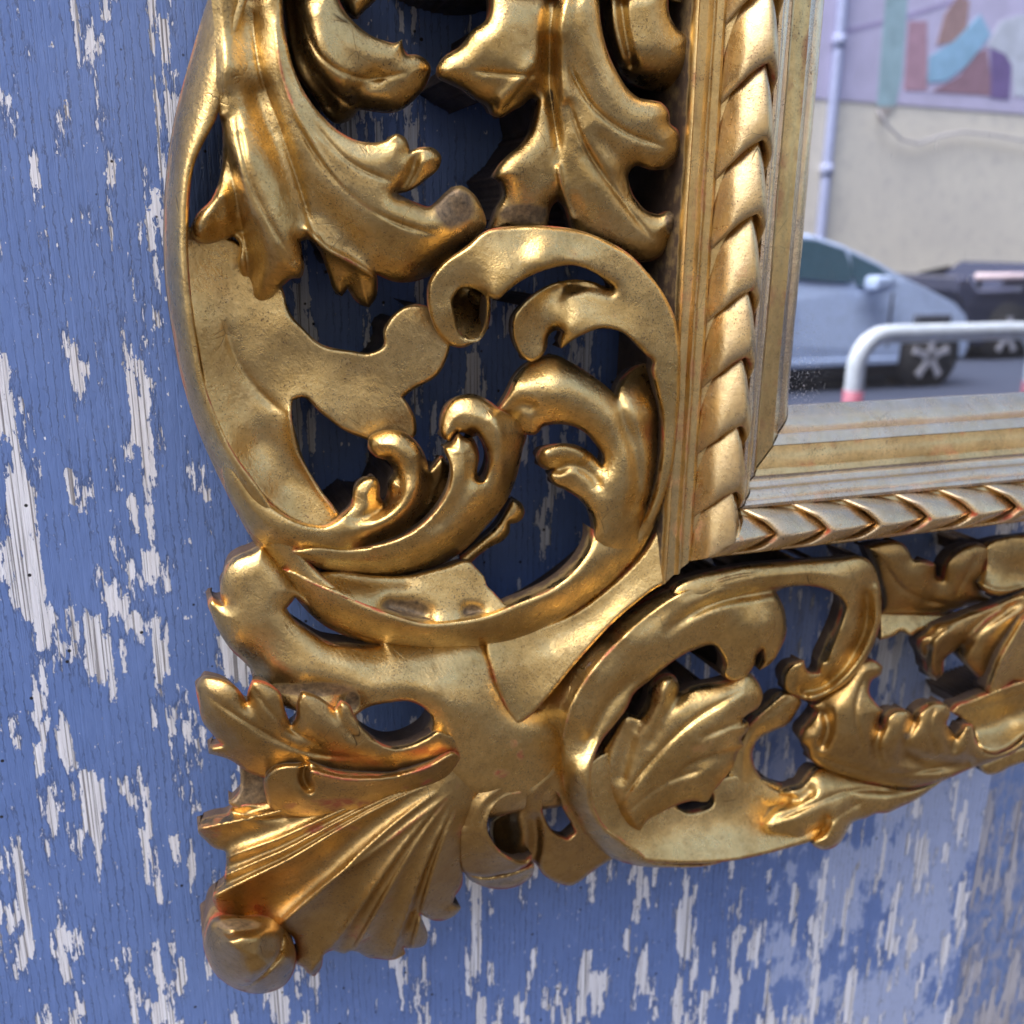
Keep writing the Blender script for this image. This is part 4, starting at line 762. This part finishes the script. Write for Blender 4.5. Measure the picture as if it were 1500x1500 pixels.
carve('blade_leaf', Z9, [(1342, 795), (1362, 720), (1400, 630), (1450, 540), (1500, 460), (1620, 380), (1620, 740), (1500, 752), (1455, 742), (1418, 772)],
    [(1350, 780, 34), (1400, 640, 40), (1500, 480, 42), (1440, 720, 33), (1520, 650, 36)], roll=(6, 4), st=[('c', 2, 14, [(1345, 780), (1400, 635), (1500, 470)], 'n')])
carve('cup_leaf', Z9, [(1180, 880), (1205, 850), (1262, 828), (1330, 800), (1400, 772), (1500, 738), (1640, 700), (1640, 940), (1500, 985), (1440, 1032), (1365, 1062), (1300, 1035), (1275, 960)],
    [(1200, 880, 30), (1280, 850, 30), (1400, 790, 32), (1560, 740, 32), (1300, 950, 22), (1420, 900, 20), (1560, 850, 22), (1320, 1035, 34), (1420, 1030, 35), (1520, 970, 34)], roll=(5, 3), st=[('c', -1.6, 14, [(1220, 870), (1380, 830), (1560, 780)], 'b')], label='cupped leaf at the right edge')
carve('toothed_leaf', Z9, [(560, 850), (640, 800), (720, 740), (790, 655), (830, 648), (880, 680), (872, 712), (832, 740), (820, 790), (848, 838), (882, 872), (862, 915), (868, 950), (882, 935), (900, 898), (940, 868), (985, 870), (1018, 912), (1050, 870), (1110, 836), (1160, 846), (1176, 885), (1160, 932), (1182, 962), (1205, 990), (1225, 965), (1240, 938), (1275, 936),
    (1282, 985), (1310, 1035), (1368, 1060), (1440, 1036), (1520, 975), (1480, 1040), (1380, 1090), (1260, 1130), (1130, 1185), (1000, 1212), (850, 1196), (700, 1160), (620, 1130), (560, 1085), (545, 1040), (518, 1010), (522, 965), (560, 920), (590, 880)],
    [(800, 680, 34), (620, 860, 30), (560, 940, 28), (540, 1010, 28), (700, 850, 37), (800, 850, 40), (700, 1000, 38), (850, 1000, 42), (950, 900, 43), (1110, 870, 43), (1050, 980, 44), (1250, 970, 42), (1200, 1050, 42), (600, 1080, 30), (720, 1130, 31), (900, 1170, 32), (1100, 1170, 34), (1300, 1090, 38), (1440, 1045, 38)],
    roll=(7, 5), st=[('g', -4, 24, [(868, 940), (850, 1050), (900, 1130)], 'z'), ('g', -3, 20, [(1020, 915), (980, 1010), (960, 1080)], 'z'), ('g', -7, 34, [(985, 1080), (1060, 1110), (1150, 1115), (1250, 1105)], 'n'), ('g', -3, 24, [(1185, 970), (1190, 1040)], 'n'), ('g', -4, 26, [(620, 860), (640, 940), (600, 1050)]), ('c', -1.8, 12, [(590, 1070), (760, 1130), (960, 1150), (1180, 1110)], 'b'), ('c', -1.6, 12, [(800, 720), (760, 880), (800, 1060)], 'b'), ('c', -1.5, 12, [(1110, 850), (1090, 960), (1120, 1070)], 'b')],
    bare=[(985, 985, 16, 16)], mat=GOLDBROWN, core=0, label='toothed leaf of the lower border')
carve('lowest_leaf', Z9, [(420, 1245), (470, 1215), (530, 1195), (545, 1165), (590, 1125), (700, 1150), (850, 1190), (1000, 1208), (1150, 1175), (1110, 1205), (1030, 1262), (960, 1295), (900, 1322), (850, 1325), (812, 1342), (740, 1372), (722, 1405), (700, 1442), (662, 1476), (605, 1482), (572, 1462), (576, 1420), (600, 1405), (560, 1412), (520, 1432), (450, 1425), (372, 1412), (354, 1372), (385, 1325), (440, 1282), (468, 1252)],
    [(450, 1240, 30), (560, 1160, 29), (400, 1370, 35), (520, 1300, 36), (520, 1410, 38), (650, 1380, 39), (640, 1460, 37), (700, 1210, 31), (850, 1240, 30), (850, 1310, 34), (1000, 1240, 29), (620, 1280, 37)],
    roll=(8, 6), st=[('g', -5, 24, [(580, 1418), (620, 1380), (630, 1350)], 'n'), ('g', -3, 30, [(440, 1265), (500, 1270), (560, 1230)], 'n'), ('g', -2, 30, [(800, 1330), (760, 1280), (740, 1220)], 'z'), ('c', -1.6, 12, [(420, 1350), (560, 1290), (720, 1230), (950, 1230)], 'b'), ('c', -1.4, 12, [(600, 1420), (680, 1340), (800, 1270)], 'b')], core=0, label='pale lowest leaf of the border')
carve('leaf_tip', Z9, [(1310, 1105), (1380, 1075), (1460, 1040), (1560, 1000), (1560, 1090), (1440, 1120), (1380, 1150), (1330, 1150), (1312, 1130)], [(1350, 1120, 18), (1500, 1060, 20)], roll=(6, 4))

# the border goes on above: the same leaves and band, outside the picture
carve('acanthus_leaf', Z1, [(150, -700), (330, -760), (620, -740), (900, -650), (1000, -450), (940, -260), (960, -120), (800, -40), (560, -30), (250, -40), (170, -300)],
    [(200, -200, 40), (400, -200, 44), (700, -200, 42), (300, -600, 40), (600, -600, 46), (850, -500, 40)], roll=(10, 8), st=[('g', -6, 60, [(430, -60), (480, -300), (600, -600)]), ('g', 4, 60, [(700, -100), (760, -350), (850, -600)])], step=4, mass=True)
carve('acanthus_leaf', Z2, [(-140, -560), (150, -760), (600, -800), (1100, -760), (1340, -600), (1340, -40), (1100, -40), (700, -30), (300, -40), (80, -120), (-60, -300)],
    [(200, -300, 42), (600, -300, 48), (1000, -300, 44), (1250, -300, 36), (400, -700, 44), (900, -700, 44), (0, -400, 36)], roll=(10, 8), st=[('g', -5, 60, [(620, -60), (560, -300), (500, -700)]), ('g', 4, 60, [(760, -60), (800, -350), (900, -700)])], step=4, mass=True)

# ------------------------------------------------------------------ things across the street, seen in the mirror
GY = -.016                                     # plane of the glass
def mir(u, v, y):
    """the point of the street at y metres behind the viewer that the glass shows at this place in the photograph"""
    d = np.array([u - CX, CX - v, F]) @ R.T; t = (D + (-GY) * -1 + y) / d[1]
    p = d * t + np.array([0, -D, CAMZ]); return Vector((p[0], 2 * GY - p[1], p[2]))
def xz(u, v, y): p = mir(u, v, y); return float(p.x), float(p.z)
FY = -13.6
house = empty('rendered_house', (4, FY, 0), 'pale rendered house front across the street, seen in the glass', 'house')
def plaster():
    m = NT('pale_render'); P = m.pos(); a = m.noise(P, .9, 5, .6); b = m.noise(P, 5, 6, .7)
    c = m.mix(m.ramp(a, .35, .65), C4(.84, .78, .64), C4(.74, .69, .58)); c = m.mix(m.ramp(b, .52, .7, 0, .5), c, C4(.42, .40, .40))
    m.put(m.p.inputs['Base Color'], c); m.p.inputs['Roughness'].default_value = .9; m.put(m.p.inputs['Normal'], m.bump(b, .3, .02)); return m.m
box('wall', (-30, FY - .4, 0), (45, FY, 8.5), plaster(), house)
LIL = plain('lilac_render', (.58, .54, .70), .9, 0, 3, .08)
x0, zb = xz(1225, 145, 13.5); x1, _ = xz(1640, 150, 13.5)
box('mural_ground', (x0 - .8, FY, zb), (x1 + 4, FY + .02, zb + 3.6), LIL, house)['label'] = 'lilac painted upper wall'
def patch(name, px, col, dy, parent=house, y=13.5):
    P = [mir(u, v, y) for u, v in px]; n = len(P); a = FY + .02; b = a + dy
    v = [(p.x, a, p.z) for p in P] + [(p.x, b, p.z) for p in P]
    f = [tuple(range(n)), tuple(range(2 * n - 1, n - 1, -1))] + [(i, n + i, n + (i + 1) % n, (i + 1) % n) for i in range(n)]
    me = bpy.data.meshes.new(name); me.from_pydata([tuple(p) for p in v], [], f); me.update()
    bm = bmesh.new(); bm.from_mesh(me); bmesh.ops.recalc_face_normals(bm, faces=bm.faces); bm.to_mesh(me); bm.free()
    o = link(name, me, plain(name + '_paint', col, .8, 0, 4, .15), parent); o.matrix_parent_inverse = Matrix.Translation(-Vector(parent.location)); return o
patch('mural_patch', [(1303, -30), (1335, -30), (1325, 110), (1315, 155), (1288, 155), (1293, 90)], (0.351, 0.507, 0.537), .010)
patch('mural_patch', [(1288, 155), (1315, 155), (1293, 180)], (0.439, 0.390, 0.341), .008)
patch('mural_patch', [(1335, 30), (1362, 30), (1362, 132), (1328, 132)], (0.488, 0.293, 0.351), .008)
patch('mural_patch', [(1365, 82), (1400, 60), (1440, 20), (1455, 50), (1420, 95), (1390, 118), (1362, 120)], (0.312, 0.537, 0.702), .014)
patch('mural_patch', [(1376, 65), (1388, 20), (1408, -8), (1424, 0), (1420, 40), (1400, 62)], (0.410, 0.264, 0.244), .011)
patch('mural_patch', [(1368, 134), (1410, 110), (1430, 78), (1450, 70), (1458, 140)], (0.332, 0.195, 0.234), .009)
patch('mural_patch', [(1455, 70), (1476, 78), (1486, 95), (1482, 145), (1455, 143)], (0.195, 0.137, 0.312), .012)
patch('mural_patch', [(1450, 66), (1470, 30), (1500, 20), (1560, 40), (1560, 145), (1490, 140), (1486, 95), (1476, 78)], (0.605, 0.643, 0.702), .010)
patch('mural_patch', [(1240, 42), (1330, 20), (1420, -8), (1420, -2), (1330, 27), (1240, 49)], (0.410, 0.351, 0.537), .006)
# downpipe on the house
px, pz = xz(1208, 330, 13.4); pipe = empty('drainpipe', (px, FY + .1, 0), 'grey downpipe running up the house front at the left of the glass', 'drainpipe')
def tube(name, pts, r, mat, parent=None, seg=14, closed=False):
    pts = [Vector(p) for p in pts]; V = []; n = len(pts); side = None
    for i, p in enumerate(pts):
        t = (pts[min(i + 1, n - 1)] - pts[max(i - 1, 0)]).normalized()
        ref = Vector((0, 1, 0)) if abs(t.y) < .9 else Vector((1, 0, 0)); a = t.cross(ref).normalized(); b = t.cross(a)
        V += [tuple(p + r * (math.cos(q) * a + math.sin(q) * b)) for q in (2 * math.pi * k_ / seg for k_ in range(seg))]
    f = [(i * seg + j, i * seg + (j + 1) % seg, (i + 1) * seg + (j + 1) % seg, (i + 1) * seg + j) for i in range(n - 1) for j in range(seg)]
    f += [tuple(range(seg))[::-1], tuple(range((n - 1) * seg, n * seg))]
    return mesh(name, V, f, mat, parent, True)
GREY = plain('grey_zinc', (.38, .42, .60), .6)
tube('pipe', [(px, FY + .1, z) for z in np.linspace(0, 7.2, 12)], 0.085, GREY, pipe)
for z in (2.6, 4.55): tube('bracket', [(px, FY + .1, z - .09), (px, FY + .1, z + .09)], .105, GREY, pipe)

tube('cable', [mir(u, v, 13.45) for u, v in ((1285, 160), (1300, 184), (1320, 204), (1345, 211), (1375, 200), (1410, 193), (1450, 197), (1500, 206), (1570, 214))], .022, plain('grey_cable', (.46, .44, .44), .6), house, 8)
box('plinth', (-30, FY, .1), (45, FY + .05, .75), plain('grey_plinth', (.34, .33, .34), .9, 0, 6, .2), house)
# hoop barrier
def hoop():
    y = 2.6; b = [mir(1250, 575, y), mir(1300, 478, y), mir(1495, 486, y)]
    zt = b[1].z - .03; xa = b[0].x + .0; xb = mir(1512, 560, y).x; yy = b[0].y; r = .036; rc = .13
    o = empty('hoop_barrier', ((xa + xb) / 2, yy, 0), 'white tubular hoop barrier with red bands at the kerb', 'barrier')
    pts = [(xa, yy, z) for z in np.linspace(.0, zt - rc, 6)] + [(xa + rc * (1 - math.cos(a)), yy, zt - rc + rc * math.sin(a)) for a in np.linspace(.15, 1.57, 9)]
    pts += [(x, yy, zt) for x in np.linspace(xa + rc + .02, xb - rc - .02, 6)] + [(xb - rc + rc * math.sin(a), yy, zt - rc + rc * math.cos(a)) for a in np.linspace(0, 1.42, 9)] + [(xb, yy, z) for z in np.linspace(zt - rc, .0, 6)]
    tube('hoop', pts, r, plain('white_enamel', (.62, .68, .72), .4), o, 18)
    zr = mir(1247, 572, y).z
    for x in (xa, xb): tube('band', [(x, yy, zr - .14), (x, yy, zr)], r + .003, plain('red_film', (.42, .12, .17), .5), o, 18)
hoop()

# cars: side profiles given a rounded body, glass, wheels and lamps
def car(name, label, X0, Y, prof, belt, width, paint, glass, wheels, lamp, group, sill=None):
    """profile points run from the tail over the roof to the nose (metres along x, z)"""
    o = empty(name, (X0, Y, 0), label, 'car', group)
    def shell(nm, pts, inset_top, mat, y0, y1, zlim):
        n = len(pts); V = []; secs = [(0, .0), (.06, .0), (.5, 0), (.94, 0), (1, .0)]
        for s, _ in secs:
            for (x, z) in pts:
                k_ = max(0, z - zlim) * inset_top; yy = y0 + (y1 - y0) * s
                yy = yy + k_ * (1 - 2 * s) if s in (0, 1, .06, .94) else yy
                V.append((X0 + x, yy, z - (.03 if s in (0, 1) and z > .3 else 0)))
        f = [(i * n + j, i * n + (j + 1) % n, (i + 1) * n + (j + 1) % n, (i + 1) * n + j) for i in range(len(secs) - 1) for j in range(n)]
        f += [tuple(range(n))[::-1], tuple(range((len(secs) - 1) * n, len(secs) * n))]
        ob = mesh(nm, V, f, mat, o); bm = bmesh.new(); bm.from_mesh(ob.data); bmesh.ops.recalc_face_normals(bm, faces=bm.faces); bm.to_mesh(ob.data); bm.free(); return ob
    shell('body', prof, .28, paint, Y - width, Y, .75)
    for yy in (Y + .004, Y - width - .004):
        s = 1 if yy > Y - .1 else -1
        for g in belt:
            v = []
            for (x, z) in g: v.append((X0 + x, yy - s * max(0, z - .75) * .28, z))
            n = len(g); v += [(a, b + s * .012, c) for a, b, c in v]
            f = [tuple(range(n)), tuple(range(2 * n - 1, n - 1, -1))] + [(i, n + i, n + (i + 1) % n, (i + 1) % n) for i in range(n)]
            ob = mesh('window', v, f, glass, o); bm = bmesh.new(); bm.from_mesh(ob.data); bmesh.ops.recalc_face_normals(bm, faces=bm.faces); bm.to_mesh(ob.data); bm.free()
    for wx in wheels:
        tube('wheel_arch', [(X0 + wx, Y - .3, .34), (X0 + wx, Y + .006, .34)], .385, plain('arch_liner', (.012, .012, .016), .8), o, 28)
        for yy in (Y - .10, Y - width + .10):
            wv = tube('wheel', [(X0 + wx, yy - .11, .31), (X0 + wx, yy + .112, .31)], .31, plain('tyre', (.02, .02, .022), .8), o, 28)
            al = plain('alloy', (.55, .55, .60), .45, .3); so_ = 1 if yy > Y - .5 else -1
            for a_ in range(5):
                q = math.radians(90 + 72 * a_); ca, sa = math.cos(q), math.sin(q); yf = yy + so_ * .115; v_ = []
                for r_, w2 in ((.02, .045), (.15, .028), (.235, .04)):
                    for sg in (-1, 1):
                        for dy in (0, so_ * .02): v_.append((X0 + wx + r_ * ca - sg * w2 * sa, yf + dy, .31 + r_ * sa + sg * w2 * ca))
                f_ = []
                for k_ in (0, 4): f_ += [(k_, k_ + 2, k_ + 6, k_ + 4), (k_ + 1, k_ + 5, k_ + 7, k_ + 3), (k_, k_ + 4, k_ + 5, k_ + 1), (k_ + 2, k_ + 3, k_ + 7, k_ + 6)]
                mesh('spoke', v_, f_ + [(8, 10, 11, 9)], al, wv).matrix_parent_inverse = Matrix()
    for (x, z, w_, h_) in lamp:
        box('headlight', (X0 + x - w_, Y - .5, z - h_), (X0 + x + w_, Y + .014, z + h_), plain('lamp_glass', (.10, .11, .14), .1), o, .012)
        box('headlight', (X0 + x - w_, Y - width - .014, z - h_), (X0 + x + w_, Y - width + .5, z + h_), plain('lamp_glass', (.10, .11, .14), .1), o, .012)
    box('door_handle', (X0 - 1.5, Y - .01, .93), (X0 - 1.32, Y + .03, .96), paint, o, .006)
    if sill:
        for sx_ in (-1.05, -2.25): box('door_seam', (X0 + sx_ - .006, Y - .02, .42), (X0 + sx_ + .006, Y + .003, .95), plain('seam_shadow', (.03, .03, .04), .8), o)
        box('side_mirror', (X0 - 1.42, Y - .02, .98), (X0 - 1.2, Y + .17, 1.12), paint, o, .04)
    if sill: box('sill', (X0 + sill[0], Y - .3, sill[1]), (X0 + sill[2], Y + .02, sill[3]), paint, o, .015)
    box('underbody', (X0 - 3.9, Y - width + .1, .12), (X0 - .5, Y - .06, .3), plain('black_plastic', (.015, .015, .018), .7), o)
    return o
WHITE = plain('white_car_paint', (.40, .50, .70), .3); DARK = plain('dark_car_paint', (.035, .04, .07), .25)
GLS = plain('car_glass', (.045, .09, .12), .06); GLD = plain('dark_glass', (.02, .02, .03), .06)
cy = 7.3
def cp(u, v, nx): x, z = xz(u, v, cy); return (x - nx, z)
nose = xz(1422, 490, cy)[0]
front = [(1170, 338), (1215, 343), (1262, 360), (1310, 385), (1345, 408), (1378, 425), (1405, 440), (1417, 458), (1421, 480), (1420, 505), (1412, 520)]
prof = [(-4.15, .25), (-4.2, .65), (-4.05, 1.0), (-3.75, 1.38), (-3.2, 1.52)] + [cp(u, v, nose) for u, v in front] + [(-.12, .34), (-.5, .33), (-3.9, .33)]
win = [[cp(u, v, nose) for u, v in ((1172, 348), (1215, 352), (1255, 366), (1262, 400), (1255, 415), (1172, 408))], [cp(u, v, nose) for u, v in ((1262, 370), (1300, 390), (1322, 410), (1300, 420), (1275, 423), (1262, 418))],
       [(-3.5, 1.38), (-2.75, 1.42), (-2.75, 1.0), (-3.65, 1.02)]]
hl = cp(1370, 466, nose)
car('parked_car', 'white parked car reflected in the mirror glass, nose to the right', nose, -cy + 2 * GY, prof, win, 1.72, WHITE, GLS, (xz(1362, 522, cy)[0] - nose, -3.45), [(hl[0], hl[1], .22, .035)], 'cars parked across the street', (-3.0, xz(1250, 536, cy)[1], xz(1316, 530, cy)[0] - nose, xz(1250, 525, cy)[1]))
cy = 9.0
tail = xz(1412, 440, cy)[0]; L2 = 4.0; nose = tail + L2
back = [(1420, 500), (1425, 470), (1418, 446), (1409, 426), (1413, 409), (1429, 405), (1437, 425), (1500, 424)]
bp = [(-3.9, .25)] + [cp(u, v, nose) for u, v in back] + [(-2.6, 1.2), (-1.9, 1.16), (-1.25, .98), (-.3, .88), (0, .7), (-.02, .3), (-.4, .2), (-3.7, .2)]
car('parked_car', 'dark parked car with a pale roof bar at the right edge of the glass', nose, -cy + 2 * GY, bp, [[(-3.4, .92), (-3.2, 1.05), (-2.7, 1.14), (-2.6, .92)], [(-2.5, .92), (-2.5, 1.14), (-1.95, 1.1), (-1.5, .92)]], 1.7, DARK, GLD, (-.8, -3.2), [(-.2, .68, .1, .05)], 'cars parked across the street')
a = xz(1432, 408, 8.9); b = xz(1560, 400, 8.9)
bar = empty('roof_bar', (a[0], -8.9, 0), 'pale pink load bar lying on the dark parked car', 'load bar')
tube('bar', [(a[0], -8.9 + 2 * GY, a[1] + .02), (b[0], -8.9 + 2 * GY, a[1] + .02)], .045, plain('pale_pink_paint', (.62, .50, .52), .5), bar)
tube('foot', [(a[0] + .1, -8.95 + 2 * GY, a[1] - .12), (a[0] + .1, -8.93 + 2 * GY, a[1] + .0)], .03, plain('black_foot', (.02, .02, .02), .5), bar)
